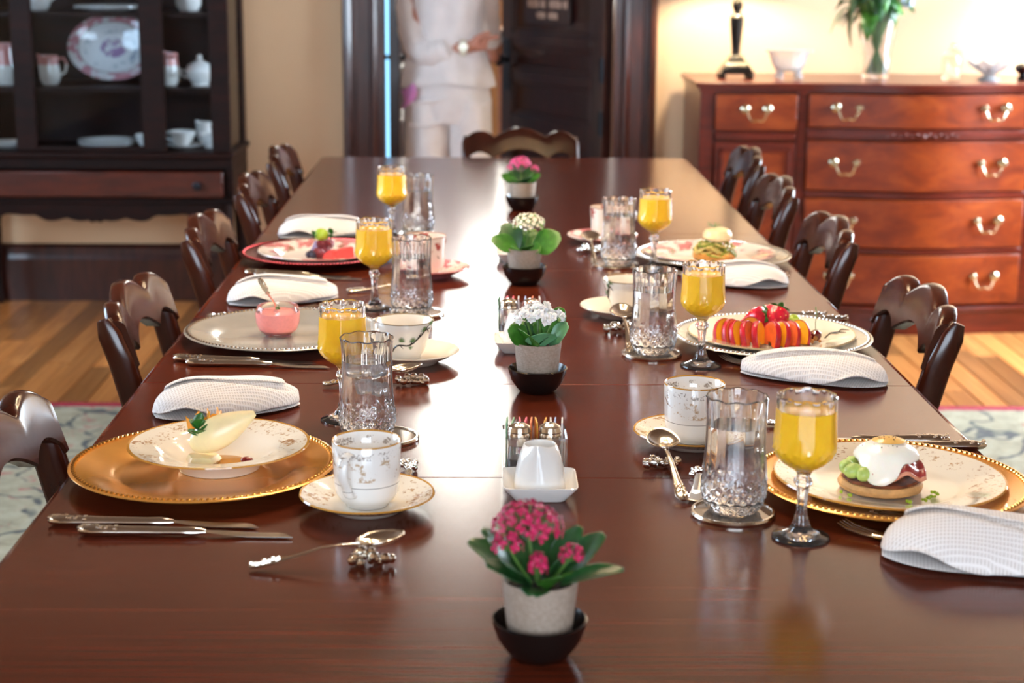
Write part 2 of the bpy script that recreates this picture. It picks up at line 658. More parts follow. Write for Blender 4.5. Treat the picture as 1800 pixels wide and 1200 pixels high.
# hall behind the doorway
HY = 9.0
wall_hole('wall_hall_back', 'y', HY, HY + 0.15, -2.0, 1.6, [(-1.3, -0.44, 0.1, 2.6), (-0.36, 0.24, 1.15, 2.8), (0.52, 0.95, 0.1, 2.6)])
struct(MB().box2((-2.1, WY + 0.15, 0), (-2.0, HY + 0.15, ZC)).build('wall_hall_left', M['wall'], smooth=False))
struct(MB().box2((1.6, WY + 0.15, 0), (1.7, HY + 0.15, ZC)).build('wall_hall_right', M['wall'], smooth=False))
window('window_4', 'y', HY, -1.3, -0.44, 0.1, 2.6, PANE_HALL_SIDE, (0.28, 0.66, 1.0), 1, 1)
window('window_5', 'y', HY, -0.36, 0.24, 1.15, 2.8, PANE_HALL, (1.0, 0.97, 0.88), 1, 2)
window('window_6', 'y', HY, 0.52, 0.95, 0.1, 2.6, PANE_HALL_SIDE, (0.28, 0.66, 1.0), 1, 1)

# skirting boards
for nm, lo, hi in (('baseboard_back_left', XL, -0.55), ('baseboard_back_right', 0.692, XR)):
    b = MB()
    b.prism([(WY, 0), (WY - 0.03, 0), (WY - 0.03, 0.17), (WY - 0.022, 0.19), (WY - 0.02, 0.215), (WY - 0.008, 0.23), (WY, 0.23)], lo, hi, 'x')
    struct(b.build(nm, M['trimwood'], smooth=False))
for nm, x0, s in (('baseboard_left', XL, 1), ('baseboard_right', XR, -1)):
    b = MB()
    b.box2((x0, YB + 0.03, 0), (x0 + s * 0.03, WY - 0.035, 0.2))
    struct(b.build(nm, M['trimwood'], smooth=False, bevel=0.006))


def casing(name, xo, xi):
    """moulded door casing standing up the wall, xo = outer edge, xi = inner edge"""
    s = 1 if xi > xo else -1
    t = MB()
    pr = [(0, 0), (0, .030), (.008, .046), (.024, .05), (.036, .04), (.040, .026), (.052, .024), (.056, .019), (.104, .019), (.108, .026), (.120, .032), (.131, .026), (.139, .016), (.141, 0)]
    t.prism([(xo + s * a, WY - b) for a, b in pr], 0, DZ + 0.14, 'z')
    return struct(t.build(name, M['trimwood'], angle=25))


casing('trim_1', -0.546, -0.405)
casing('trim_2', 0.690, 0.549)
t = MB()
t.box2((-0.56, WY - 0.05, DZ + 0.14), (0.70, WY, DZ + 0.27)).box2((-0.59, WY - 0.085, DZ + 0.27), (0.73, WY, DZ + 0.31))
struct(t.build('trim_3', M['trimwood'], smooth=False, bevel=0.008))
t = MB()
t.box2((DX0 - 0.03, WY - 0.012, 0), (DX0, WY + 0.16, DZ)).box2((DX1, WY - 0.012, 0), (DX1 + 0.03, WY + 0.16, DZ)).box2((DX0 - 0.03, WY - 0.012, DZ), (DX1 + 0.03, WY + 0.16, DZ + 0.03))
struct(t.build('trim_4', M['trimwood'], smooth=False, bevel=0.003))


# ---- doors
def door_leaf(name, wd, panels, ht=2.36, th=0.045):
    """leaf built from hinge edge at x=0 to x=wd (local), panels = [(z0,z1)]"""
    st = 0.095
    d = MB()
    d.box2((0, 0, 0.01), (st, th, ht)).box2((wd - st, 0, 0.01), (wd, th, ht))
    zs = [0.01] + [z for p in panels for z in p] + [ht]
    for a, b in zip(zs[0::2], zs[1::2]):
        d.box2((st, 0, a), (wd - st, th, b))
    leaf = struct(d.build(name, M['doorwood'], smooth=False, bevel=0.004))
    for (a, b) in panels:
        p = MB()
        p.box2((st - .004, 0.014, a - .004), (wd - st + .004, th - 0.014, b + .004))
        p.build('panel', M['doorwood'], leaf, smooth=False)
        mo = MB()
        for fy, s in ((0, 1), (th, -1)):
            for (q0, q1) in (((st, a), (st + .018, b)), ((wd - st - .018, a), (wd - st, b)), ((st, a), (wd - st, a + .018)), ((st, b - .018), (wd - st, b))):
                mo.box2((q0[0], min(fy + s * .005, fy + s * .016), q0[1]), (q1[0], max(fy + s * .005, fy + s * .016), q1[1]))
        mo.build('panel_moulding', M['doorwood'], leaf, smooth=False, bevel=0.003)
    return leaf


PANELS = [(0.2, 0.63), (0.70, 0.845), (0.895, 1.0), (1.05, 1.62), (1.72, 2.24)]
d1 = door_leaf('door_1', 0.84, PANELS)
HX, HYD = DX1 - 0.004, WY + 0.030
ANG = 62
d1.matrix_world = Matrix.Translation((HX, HYD, 0)) @ Matrix.Rotation(R(180 - ANG), 4, 'Z')
# after rotation the local +y side faces the dining room on the hinge side: door face toward -y world is local y = th
kb = MB()
for s, y0 in ((1, 0.045), (-1, 0.0)):
    kb.lathe([(0, 0), (.012, 0), (.010, .02), (.014, .028), (.026, .036), (.028, .048), (.02, .058), (0, .061)], 14,
             mat=Matrix.Translation((0.785, y0, 0.93)) @ Matrix.Rotation(-s * pi / 2, 4, 'X'))
kb.build('door_knob', M['iron'], d1)
MB().box2((0.755, 0.0452, 0.80), (0.815, 0.049, 1.02)).build('escutcheon', M['iron'], d1, bevel=0.002)
for z in (0.35, 0.72, 0.93, 1.9):
    h = MB()
    h.tube([(-.006, 0.05, z - .05), (-.006, 0.05, z + .05)], .007, 10).box2((-.006, 0.044, z - .045), (.03, 0.047, z + .045))
    h.build('hinge', M['iron'], d1)
# plaque: two lines of raised lettering, too soft in the photograph to read letter by letter
pl = MB()
pl.prism(rrect(0.25, 1.10, 0.62, 1.205, 0.02), 0.046, 0.053, 'y')
plq = pl.build('plaque', plain('plaque_brown', srgb(60, 36, 28), 0.4, vary=0.05), d1, bevel=0.002)
rl = MB()


def strokes(x0, x1, z0, h, n):
    st = (x1 - x0) / n
    for i in range(n):
        c = x0 + (i + 0.5) * st
        k = (i * 7 + n) % 4
        rl.box2((c - st * .32, 0.053, z0), (c - st * .16, 0.0555, z0 + h))
        if k != 1:
            rl.box2((c + st * .14, 0.053, z0), (c + st * .30, 0.0555, z0 + h))
        if k != 2:
            rl.box2((c - st * .16, 0.053, z0 + h * (.8 if k == 3 else .42)), (c + st * .14, 0.0555, z0 + h * (1.0 if k == 3 else .6)))
        if k == 0:
            rl.box2((c - st * .16, 0.053, z0), (c + st * .14, 0.0555, z0 + h * .2))


strokes(0.265, 0.425, 1.160, 0.032, 6)
strokes(0.445, 0.605, 1.160, 0.032, 6)
strokes(0.345, 0.425, 1.116, 0.026, 4)
strokes(0.445, 0.525, 1.116, 0.026, 4)
rl.build('lettering', plain('plaque_letters', srgb(224, 190, 168), 0.4, vary=0.03), plq, smooth=False)

d2 = door_leaf('door_2', 0.72, PANELS)
d2.matrix_world = Matrix.Translation((-0.330, WY + 0.19, 0)) @ Matrix.Rotation(R(90), 4, 'Z')
kb = MB()
for s, y0 in ((1, 0.045), (-1, 0.0)):
    kb.lathe([(0, 0), (.010, 0), (.008, .012), (.012, .016), (.020, .022), (.021, .030), (.014, .038), (0, .040)], 14,
             mat=Matrix.Translation((0.05, y0, 0.965)) @ Matrix.Rotation(-s * pi / 2, 4, 'X'))
kb.build('door_knob', M['iron'], d2)

# ---- hall table with a white pitcher
t = thing('hall_table', 'golden brown side table in the hall behind the doorway', 'table', (-0.13, 8.60, 0))
MB().box2((-.30, -.2, .985), (.30, .2, 1.015)).build('tabletop', M['plank'], t, bevel=.004)
MB().box2((-.27, -.17, .86), (.27, .17, .983)).build('apron', M['plank'], t, bevel=.003)
for sx in (-1, 1):
    for sy in (-1, 1):
        MB().tube([(sx * .24, sy * .14, .86), (sx * .24, sy * .14, .4), (sx * .24, sy * .14, 0)], [.026, .02, .014], 8).build('leg', M['plank'], t)
MB().lathe([(0, 0), (.05, 0), (.075, .05), (.07, .11), (.045, .16), (.05, .20), (.046, .2), (.04, .16), (.06, .1), (0, .01)], 20).build('pitcher', M['white'], None)
tag(bpy.data.objects['pitcher'], 'white china pitcher standing on the hall table behind the doorway', 'pitcher').location = (-0.355, 8.55, 1.0155)

# ================================================================== CHINA CABINET
CX0, CX1, CF, CB = -1.965, -0.93, 6.24, 6.67
cab = thing('china_cabinet', 'tall dark wood china cabinet with glass doors left of the doorway', 'cabinet', ((CX0 + CX1) / 2, CF, 0))
cw = (CX1 - CX0) / 2
dp = CB - CF
body = MB()
body.box2((-cw, 0.02, 0.585), (cw, dp, 0.645))
body.box2((-cw, 0.02, 0.455), (cw, dp, 0.478)).box2((-cw, 0.03, 0.478), (-cw + .03, dp, 0.585)).box2((cw - .03, 0.03, 0.478), (cw, dp, 0.585))
body.box2((-cw, dp - .015, .478), (cw, dp, .585))
body.build('carcass', M['cabwood'], cab, smooth=False, bevel=.004)
MB().box2((-cw + .012, dp - .02, .645), (cw - .012, dp - .004, 2.06)).build('back_panel', M['cabwood'], cab, smooth=False)
cr = MB()
cr.box2((-cw - .02, -.03, 2.06), (cw + .02, dp + .01, 2.10)).box2((-cw - .05, -.06, 2.10), (cw + .05, dp + .015, 2.14))
cr.build('cornice', M['cabwood'], cab, smooth=False, bevel=.01)
MB().box2((-cw - .012, -.012, .630), (cw + .012, dp + .004, .652)).build('waist_moulding', M['cabwood'], cab, bevel=.006)
# front frame: stiles
off = (CX0 + CX1) / 2
fr = MB()
for a, b in ((-1.0, -0.93), (-1.965, -1.895)):
    fr.box2((a - off, 0, .652), (b - off, .03, 2.06))
fr.box2((-1.895 - off, 0, 2.0), (-1.0 - off, .03, 2.06))
fr.build('front_frame', M['cabwood'], cab, smooth=False, bevel=.004)
for nm, a, b in (('door', -1.725, -1.17),):
    dr = MB()
    dr.box2((a - off, -.004, .656), (a + .075 - off, .026, 1.995)).box2((b - .085 - off, -.004, .656), (b - off, .026, 1.995))
    dr.box2((a + .075 - off, -.004, .656), (b - .085 - off, .026, .672)).box2((a + .075 - off, -.004, 1.94), (b - .085 - off, .026, 1.995))
    dd = dr.build('door', M['cabwood'], cab, smooth=False, bevel=.003)
    MB().box2((a + .07 - off, .010, .668), (b - .08 - off, .014, 1.945)).build('glass_pane', M['thin'], dd, smooth=False)
for a, b in ((-1.17, -1.0), (-1.895, -1.725)):
    MB().box2((a - off, .010, .652), (b - off, .014, 2.0)).build('glass_pane', M['thin'], cab, smooth=False)
# side frames with glass
for s in (-1, 1):
    sd = MB()
    xs = sorted((s * cw, s * (cw - .022)))
    sd.box2((xs[0], dp - .075, .652), (xs[1], dp - .004, 2.06)).box2((xs[0], .03, 1.98), (xs[1], dp - .075, 2.06))
    so = sd.build('side_frame', M['cabwood'], cab, smooth=False, bevel=.003)
    MB().box2((s * (cw - .011) - .002, .03, .652), (s * (cw - .011) + .002, dp - .075, 1.98)).build('glass_pane', M['thin'], so, smooth=False)
for z in (.888, 1.162, 1.45, 1.72):
    MB().box2((-cw + .026, .034, z - .018), (cw - .026, dp - .022, z)).build('shelf', M['cabwood'], cab, smooth=False)
dw = MB().box2((-cw + .034, -.006, .484), (cw - .034, .014, .580)).build('drawer', wood('cabinet_drawer_wood', srgb(50, 16, 8), srgb(78, 26, 12), srgb(96, 36, 16), (2, 10, 10), .3, .2, 3), cab, bevel=.004)
MB().box2((-cw + .034, .014, .484), (cw - .034, .40, .575)).build('drawer_box', M['cabwood'], dw, smooth=False)
for xk in (-1.057 - off, -(-1.057 - off)):
    MB().lathe([(0, 0), (.008, 0), (.007, .012), (.017, .02), (.016, .028), (0, .032)], 12, mat=Matrix.Translation((xk, -.006, .53)) @ Matrix.Rotation(pi / 2, 4, 'X')).build('knob', M['iron'], dw)
ap = []
nn = 60
for i in range(nn + 1):
    u = -1 + 2 * i / nn
    au = abs(u)
    z = .402
    z += .022 * max(0, cos((au - .62) / .2 * pi / 2)) if abs(au - .62) < .2 else 0
    z -= .012 * abs(sin(au * 13))
    if au > .84:
        z += .035 * ((au - .84) / .16)
    if au < .06:
        z -= .012
    ap.append((u * (cw - .05), z))
MB().prism(ap + [(cw - .05, .455), (-cw + .05, .455)], .02, .038, 'y').build('apron', M['cabwood'], cab, smooth=False)
for sx in (-1, 1):
    for y in (.03, dp - .035):
        p = [(sx * (cw - .026), y, z) for z in (.455, .40, .3, .16, .06, .03, 0)]
        MB().tube(p, [.026, .026, .024, .019, .016, .022, .02], 10).build('leg', M['cabwood'], cab)

# things inside the cabinet
PLAT = porcelain('platter_china', srgb(214, 214, 214), 'r', [(.115, .120, srgb(150, 140, 140)), (.03, .034, srgb(140, 120, 130))],
                 [(.12, .16, srgb(190, 130, 140), 40, .46), (0, .045, srgb(150, 120, 160), 60, .46), (.07, .1, srgb(150, 160, 172), 90, .52)])
p = MB().lathe([(0, 0), (.095, 0), (.118, .014), (.150, .02), (.153, .023), (.117, .018), (.094, .005), (0, .005)], 48).build('platter', PLAT)
tag(p, 'big oval white platter with pink floral rim leaning in the china cabinet', 'platter')
p.matrix_world = Matrix.Translation((-1.405, 6.50, 1.020)) @ Matrix.Rotation(R(76), 4, 'X') @ Matrix.Diagonal((1.12, .83, 1, 1))
PINKBAND = porcelain('pink_band_china', srgb(226, 222, 214), 'z', [], [(.075, .2, srgb(206, 140, 134), 30, .3)])


def jug(name, label, loc, s=1.0, rz=0.0, mat=None, group=None):
    t = thing(name, label, 'jug', loc, rz, group)

    def spout(th, r, z, i):
        if z > .085 * s:
            k = max(0, cos(th)) ** 8
            return (r * (1 + .35 * k), z + .008 * s * k)
        return (r, z)
    MB().lathe([(0, 0), (.028 * s, 0), (.04 * s, .02 * s), (.042 * s, .05 * s), (.034 * s, .09 * s), (.036 * s, .115 * s), (.033 * s, .114 * s), (.031 * s, .09 * s), (.038 * s, .05 * s), (0, .008 * s)], 24, spout).build('body', mat or M['white'], t)
    MB().tube([(-.033 * s, 0, .10 * s), (-.055 * s, 0, .105 * s), (-.066 * s, 0, .08 * s), (-.06 * s, 0, .05 * s), (-.041 * s, 0, .035 * s)], .0045 * s, 8, up=(0, 1, 0)).build('handle', mat or M['white'], t)
    return t


jug('pitcher', 'small white pitcher with pink top beside the big platter in the cabinet', (-1.628, 6.40, .8885), .95, R(200), PINKBAND)
jug('pitcher', 'slim white pitcher at the left edge of the right cabinet bay', (-1.178, 6.38, .8885), 1.05, R(130), PINKBAND)
jug('pitcher', 'white and pink pitcher in the leftmost cabinet bay', (-1.80, 6.38, .8885), 1.35, R(20), PINKBAND)
# covered sugar bowl
sb = thing('sugar_bowl', 'white covered sugar bowl with gold trim on the middle cabinet shelf', 'bowl', (-1.062, 6.40, .8885))
MB().lathe([(0, 0), (.034, 0), (.03, .008), (.05, .03), (.056, .055), (.052, .062), (0, .06)], 24).build('body', M['white'], sb)
MB().lathe([(.053, .0625), (.045, .076), (.02, .09), (.008, .096), (.012, .106), (.006, .114), (0, .115)], 24).build('lid', M['white'], sb)
for s in (-1, 1):
    MB().tube([(s * .052, 0, .05), (s * .072, 0, .058), (s * .074, 0, .04), (s * .05, 0, .028)], .004, 8, up=(0, 1, 0)).build('handle', M['white'], sb)


def plates(name, label, loc, r, n, group):
    for i in range(n):
        o = MB().lathe([(0, 0), (r * .6, 0), (r * .7, .006), (r, .013), (r, .0155), (r * .69, .009), (r * .59, .003), (0, .003)], 36).build(name, M['white'])
        tag(o, label % (('bottom', 'middle', 'top')[i] if n == 3 else ('lower', 'upper')[i]), 'plate', group).location = (loc[0], loc[1], loc[2] + i * .0065)


plates('plate', '%s plate of the low stack on the cabinet floor behind the middle door', (-1.43, 6.42, .6525), .108, 3, 'plates on the cabinet floor')
plates('saucer', '%s saucer in the left bay of the cabinet floor', (-1.80, 6.40, .6525), .075, 2, 'saucers on the cabinet floor')
plates('plate', '%s plate of the pair on the upper cabinet shelf', (-1.40, 6.42, 1.1625), .13, 2, 'plates on the upper cabinet shelf')


def teacup(name, label, loc, s=1.0, rz=0, group=None):
    t = thing(name, label, 'cup', loc, rz, group)
    MB().lathe([(0, 0), (.02 * s, 0), (.02 * s, .004 * s), (.033 * s, .02 * s), (.042 * s, .05 * s), (.040 * s, .05 * s), (.031 * s, .021 * s), (0, .007 * s)], 24).build('body', M['white'], t)
    MB().tube([(.039 * s, 0, .042 * s), (.056 * s, 0, .045 * s), (.058 * s, 0, .028 * s), (.034 * s, 0, .018 * s)], .003 * s, 8, up=(0, 1, 0)).build('handle', M['white'], t)
    return t


o = MB().lathe([(0, 0), (.04, 0), (.05, .005), (.075, .012), (.075, .0145), (.05, .008), (0, .003)], 32).build('saucer', M['white'])
tag(o, 'white saucer under a cup at the left of the right bay on the cabinet floor', 'saucer').location = (-1.135, 6.40, .6525)
teacup('teacup', 'white teacup on a saucer at the left of the right bay on the cabinet floor', (-1.135, 6.40, .6562), 1.2, R(170))
teacup('teacup', 'white low teacup at the right end of the cabinet floor', (-1.033, 6.41, .6525), 1.05, R(90))
jug('creamer', 'little white creamer behind the teacups at the right end of the cabinet floor', (-1.072, 6.52, .6525), .75, R(170))
teacup('teacup', 'dark rimmed cup beside the plates on the cabinet floor', (-1.275, 6.40, .6525), 1.0, R(10))
jug('vase', 'pale blue patterned vase on the upper shelf of the right cabinet bay', (-1.10, 6.42, 1.1625), 1.2, R(90))
jug('pitcher', 'cream pitcher on the upper cabinet shelf at the far left', (-1.66, 6.42, 1.1625), 1.0, R(180))

# ================================================================== SIDEBOARD (chest of drawers on the right)
SX, SF, SB, SH = 1.60, 6.165, 6.655, .925
sid = thing('sideboard', 'reddish cherry wood sideboard with brass bail handles against the right wall', 'sideboard', (SX, SF, 0))
HWD = .80
BOW = .055


def bow(x, half=.41):
    u = min(1, abs(x) / half)
    return -BOW * (0.5 + 0.5 * cos(pi * u))


def bow_strip(mb, x0, x1, z0, z1, t_out, t_in, n=14):
    """board following the bow front: outer face t_out in front of it, inner t_in behind"""
    vs = []
    for i in range(n + 1):
        xx = x0 + (x1 - x0) * i / n
        yo, yi = bow(xx) - t_out, bow(xx) + t_in
        vs += [(xx, yo, z0), (xx, yo, z1), (xx, yi, z1), (xx, yi, z0)]
    fs = []
    for i in range(n):
        a = i * 4
        for k in range(4):
            fs.append((a + k, a + (k + 1) % 4, a + 4 + (k + 1) % 4, a + 4 + k))
    fs += [(0, 1, 2, 3), (n * 4, n * 4 + 3, n * 4 + 2, n * 4 + 1)]
    mb.add(vs, fs)


DPT = SB - SF
c = MB()
c.box2((-HWD, .022, .105), (HWD, DPT, .895))
c.build('carcass', M['cherrydark'], sid, smooth=False)
c = MB()
xs = [i / 40 for i in range(-40, 41)]
outl = [(-HWD - .018, DPT)] + [(-HWD - .018, -.016)] + [(-.44, -.016)] + [(x, bow(x) - .016) for x in xs if abs(x) <= .41] + [(.44, -.016), (HWD + .018, -.016), (HWD + .018, DPT)]
c.prism(outl, .908, SH, 'z')
tp = c.build('top', M['cherrydark'], sid, smooth=False, bevel=.004)
c = MB()
outl = [(-HWD - .006, DPT)] + [(-HWD - .006, -.006)] + [(-.43, -.006)] + [(x, bow(x) - .006) for x in xs if abs(x) <= .41] + [(.43, -.006), (HWD + .006, -.006), (HWD + .006, DPT)]
c.prism(outl, .893, .9075, 'z')
c.build('top_moulding', M['cherrydark'], sid, smooth=False)
c = MB()
outl = [(-HWD - .008, DPT - .01)] + [(-HWD - .008, -.012)] + [(-.43, -.012)] + [(x, bow(x) - .012) for x in xs if abs(x) <= .41] + [(.43, -.012), (HWD + .008, -.012), (HWD + .008, DPT - .01)]
c.prism(outl, 0, .082, 'z')
c.build('plinth', M['cherrydark'], sid, smooth=False)
c = MB()
outl2 = [(x * 1.012 if abs(x) > .5 else x, y - .010 if y < .1 else y) for x, y in outl]
c.prism(outl2, .082, .105, 'z')
c.build('base_moulding', M['cherrydark'], sid, smooth=False, bevel=.007)
for xx in (-.775, -.425, .425, .775):
    w2 = .025 if abs(xx) > .6 else .017
    MB().box2((xx - w2, -.004, .105), (xx + w2, .024, .893)).build('pilaster', M['cherrydark'], sid, smooth=False, bevel=.003)


def bail(parent, x, z, y):
    h = MB()
    for s in (-1, 1):
        h.lathe([(0, -.004), (.017, -.004), (.0165, .003), (.012, .006), (.011, .016), (.013, .02), (.008, .026), (0, .027)], 14, mat=Matrix.Translation((x + s * .041, y, z)) @ Matrix.Rotation(pi / 2, 4, 'X'))
    pts = []
    for i in range(15):
        u = -1 + 2 * i / 14
        zz = z - .042 * (1 - abs(u) ** 3.0) + .004 * cos(u * pi * 2)
        xx = x + .041 * (u if abs(u) < .55 else (math.copysign(.55 + (abs(u) - .55) * 1.0, u)))
        pts.append((xx, y - .02 - .006 * (1 - abs(u)), zz))
    h.tube(pts, .0038, 8, up=(0, 1, 0))
    h.build('handle', M['brass'], parent)


def drawer_front(x0, x1, z0, z1, handles, curved):
    d = MB()
    if curved:
        bow_strip(d, x0, x1, z0, z1, .014, .016)
    else:
        d.box2((x0, -.012, z0), (x1, .02, z1))
    o = d.build('drawer', M['cherry'], sid, angle=30, bevel=.003)
    for hx in handles:
        bail(o, hx, (z0 + z1) / 2 + .012, (bow(hx) if curved else 0) - (.014 if curved else .012))
    return o


for z0, z1 in ((.765, .885), (.535, .716), (.325, .503), (.113, .298)):
    drawer_front(-.405, .405, z0, z1, (-.268, .268), True)
for z0, z1 in ((.716, .765), (.503, .535), (.298, .325)):
    q = MB()
    bow_strip(q, -.407, .407, z0 + .003, z1 - .003, .008, .03)
    if z1 - z0 > .04:
        bow_strip(q, -.407, .407, z0 + .012, z1 - .012, .015, .0)
    rail = q.build('drawer_rail', M['cherrydark'], sid, angle=30, bevel=.003)
    if z1 - z0 > .04:
        cv = MB()
        for k in range(-6, 7):
            r = .013 if k == 0 else .010 - abs(k) * .0008
            cv.ball((k * .021, bow(k * .021) - .017, .7405 + (.003 if k % 2 else -.003)), (r * 1.2, .006, r * .8), 8, 6)
        cv.build('carving', M['cherrydark'], rail)
for s in (-1, 1):
    xa, xb = sorted((s * .745, s * .447))
    drawer_front(xa, xb, .752, .882, ((xa + xb) / 2,), False)
    MB().box2((xa, -.010, .716), (xb, .022, .744)).build('drawer_rail', M['cherrydark'], sid, smooth=False, bevel=.004)
    dd = MB()
    dd.box2((xa, -.008, .118), (xb, .02, .708))
    dr = dd.build('cupboard_door', M['cherrydark'], sid, smooth=False, bevel=.003)
    fr = MB()
    for (q0, q1) in (((xa + .02, .14), (xa + .034, .686)), ((xb - .034, .14), (xb - .02, .686)), ((xa + .02, .14), (xb - .02, .154)), ((xa + .02, .672), (xb - .02, .686))):
        fr.box2((q0[0], -.017, q0[1]), (q1[0], -.006, q1[1]))
    fr.build('panel_moulding', M['cherrydark'], dr, smooth=False, bevel=.003)
    MB().box2((xa + .034, -.0105, .154), (xb - .034, -.004, .672)).build('panel', M['cherry'], dr, smooth=False)
    MB().tube([(xb - .012 if s < 0 else xa + .012, -.012, .39), (xb - .012 if s < 0 else xa + .012, -.022, .40), (xb - .012 if s < 0 else xa + .012, -.012, .43)], .005, 8).build('pull', M['brass'], dr)


# ---- on the sideboard
def table_lamp(label, loc):
    t = thing('table_lamp', label, 'lamp', loc)
    b = MB()
    sq = lambda s: [(-s, -s), (s, -s), (s, s), (-s, s)]
    for sx in (-1, 1):
        for sy in (-1, 1):
            b.ball((sx * .052, sy * .052, .009), (.013, .013, .009), 8, 6)
    b.prism(sq(.062), .018, .03, 'z').prism(sq(.054), .03, .042)
    rings = [(.05, .042), (.046, .05), (.036, .06), (.028, .072), (.026, .08), (.020, .086)]
    for (s0, z0), (s1, z1) in zip(rings, rings[1:]):
        vs = [(x, y, z0) for x, y in sq(s0)] + [(x, y, z1) for x, y in sq(s1)]
        b.add(vs, [(0, 1, 5, 4), (1, 2, 6, 5), (2, 3, 7, 6), (3, 0, 4, 7), (0, 3, 2, 1), (4, 5, 6, 7)])
    b.build('base', M['lampblack'], t, smooth=False, bevel=.002)
    b = MB()
    b.lathe([(.018, .086), (.016, .095), (.018, .12), (.026, .20), (.027, .225), (.022, .232), (.014, .238), (.013, .245), (.019, .258), (.021, .268), (.017, .282), (.010, .292), (.009, .32), (.012, .33), (.008, .34), (.008, .40)], 8)
    b.build('column', M['lampblack'], t, angle=30)
    sh = MB().lathe([(.20, .335), (.085, .60), (.045, .602)], 40)
    shade = plain('lamp_shade_linen', srgb(244, 226, 190), .9, vary=.01)
    so = sh.build('shade', shade, t, solid=.002)
    MB().ball((0, 0, .44), .03, 12, 8).build('bulb', lit('lamp_bulb', (1, .82, .55), 60), t)
    l = point_light('lamp_light', (0, 0, .44), LAMP_WATT, (1, .88, .68), .04)
    l.parent = t
    return t


table_lamp('black column table lamp standing at the left end of the sideboard', (.955, 6.38, SH))
table_lamp('black column table lamp beyond the right edge of the view on the sideboard', (2.22, 6.38, SH))
DARKG = M['black']


def cut(th, r, z, i):
    return (r * (1 + .03 * cos(th * 16)), z)


t = thing('glass_bowl', 'footed cut glass bowl beside the table lamp on the sideboard', 'bowl', (1.148, 6.34, SH + .0))
MB().lathe([(0, .030), (.045, .030), (.060, .055), (.074, .098), (.088, .104), (.089, .108), (.070, .104), (.055, .058), (.040, .036), (0, .036)], 48, cut).build('body', M['cutglass'], t, angle=60)
for k in range(4):
    a = pi / 4 + k * pi / 2
    MB().tube([(.052 * cos(a), .052 * sin(a), .004), (.050 * cos(a), .050 * sin(a), .02), (.044 * cos(a), .044 * sin(a), .0295)], [.012, .008, .012], 8).build('foot', M['cutglass'], t)

va = thing('vase', 'flared clear glass vase with green stems in the middle of the sideboard', 'vase', (1.478, 6.36, SH))
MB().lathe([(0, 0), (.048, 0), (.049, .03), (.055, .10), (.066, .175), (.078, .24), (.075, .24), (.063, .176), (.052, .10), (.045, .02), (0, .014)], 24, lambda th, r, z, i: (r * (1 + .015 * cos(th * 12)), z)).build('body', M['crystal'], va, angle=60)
MB().lathe([(0, .0145), (.0445, .0205), (.0515, .10), (.0585, .15), (0, .15)], 24).build('water', M['water'], va)
bq = thing('bouquet', 'bouquet of green foliage with a pale flower in the glass vase', 'flowers', (1.478, 6.36, SH + .02))
rs = random.Random(3)
stems, lv = MB(), None
for k in range(26):
    a = 2 * pi * k / 26 + rs.uniform(-.2, .2)
    r1 = rs.uniform(.004, .030)
    r2 = rs.uniform(.05, .16)
    h = rs.uniform(.26, .46)
    stems.tube([(-r1 * cos(a), -r1 * sin(a), .003), (r1 * cos(a) * .5, r1 * sin(a) * .5, .13), (r2 * .5 * cos(a), r2 * .5 * sin(a), .24), (r2 * cos(a), r2 * sin(a), h)], [.0055, .0055, .005, .002], 6)
stems.build('stems', M['stem'], bq)
for k in range(84):
    a = rs.uniform(0, 2 * pi)
    lf = MB()
    L, Wd = rs.uniform(.08, .15), rs.uniform(.018, .032)
    droop = rs.uniform(.3, 1.5)

    def fn(u, v, L=L, Wd=Wd, droop=droop):
        wv = Wd * sin(pi * min(1, u * .97 + .015)) ** .8
        return (L * u * (1 - .25 * u * droop), (v * 2 - 1) * wv, L * .45 * u - droop * L * u * u + abs(v * 2 - 1) * wv * .3)
    lf.grid(fn, 6, 2)
    r0 = rs.uniform(.01, .085)
    z0 = rs.uniform(.22, .46)
    o = lf.build('leaf', M['leafdark'] if k % 3 else M['leaf'], bq, solid=.0008)
    o.location = (r0 * cos(a), r0 * sin(a), z0)
    o.rotation_euler = (0, rs.uniform(-.4, .5), a)
for (x, y, z) in ((.085, -.07, .27), (-.04, -.05, .40), (.03, .06, .43)):
    f = MB()
    for k in range(10):
        a = 2 * pi * k / 10
        f.ball((x + .016 * cos(a), y + .006 * sin(a * 2), z + .016 * sin(a)), (.010, .006, .010), 6, 5)
    f.build('blossom', plain('pale_blue_petal', srgb(214, 226, 250), .6, vary=.02), bq)
jr = thing('glass_jar', 'clear glass jar with lid at the right on the sideboard', 'jar', (1.762, 6.36, SH))
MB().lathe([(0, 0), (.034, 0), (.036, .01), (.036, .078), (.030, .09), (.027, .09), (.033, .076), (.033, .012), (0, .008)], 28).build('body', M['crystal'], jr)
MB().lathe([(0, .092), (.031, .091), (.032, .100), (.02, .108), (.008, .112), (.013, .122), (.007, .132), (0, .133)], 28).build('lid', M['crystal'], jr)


def scal(th, r, z, i):
    k = (z / .07) ** 2 if z > .02 else 0
    return (r * (1 + .05 * k * cos(th * 9)), z + .007 * k * cos(th * 9))


gd = thing('glass_dish', 'scalloped footed glass dish at the right on the sideboard', 'dish', (1.895, 6.33, SH))
MB().lathe([(0, 0), (.045, 0), (.042, .008), (.02, .018), (.03, .026), (.06, .044), (.090, .070), (.087, .072), (.056, .05), (.02, .032), (0, .03)], 72, scal).build('body', M['cutglass'], gd, angle=60)
tag(MB().lathe([(0, 0), (.02, 0), (.022, .012), (.012, .02), (.03, .035), (.034, .05), (.022, .062), (0, .066)], 20).build('ornament', M['lampblack']), 'small black ornament at the right edge of the sideboard', 'ornament').location = (2.012, 6.30, SH + .001)

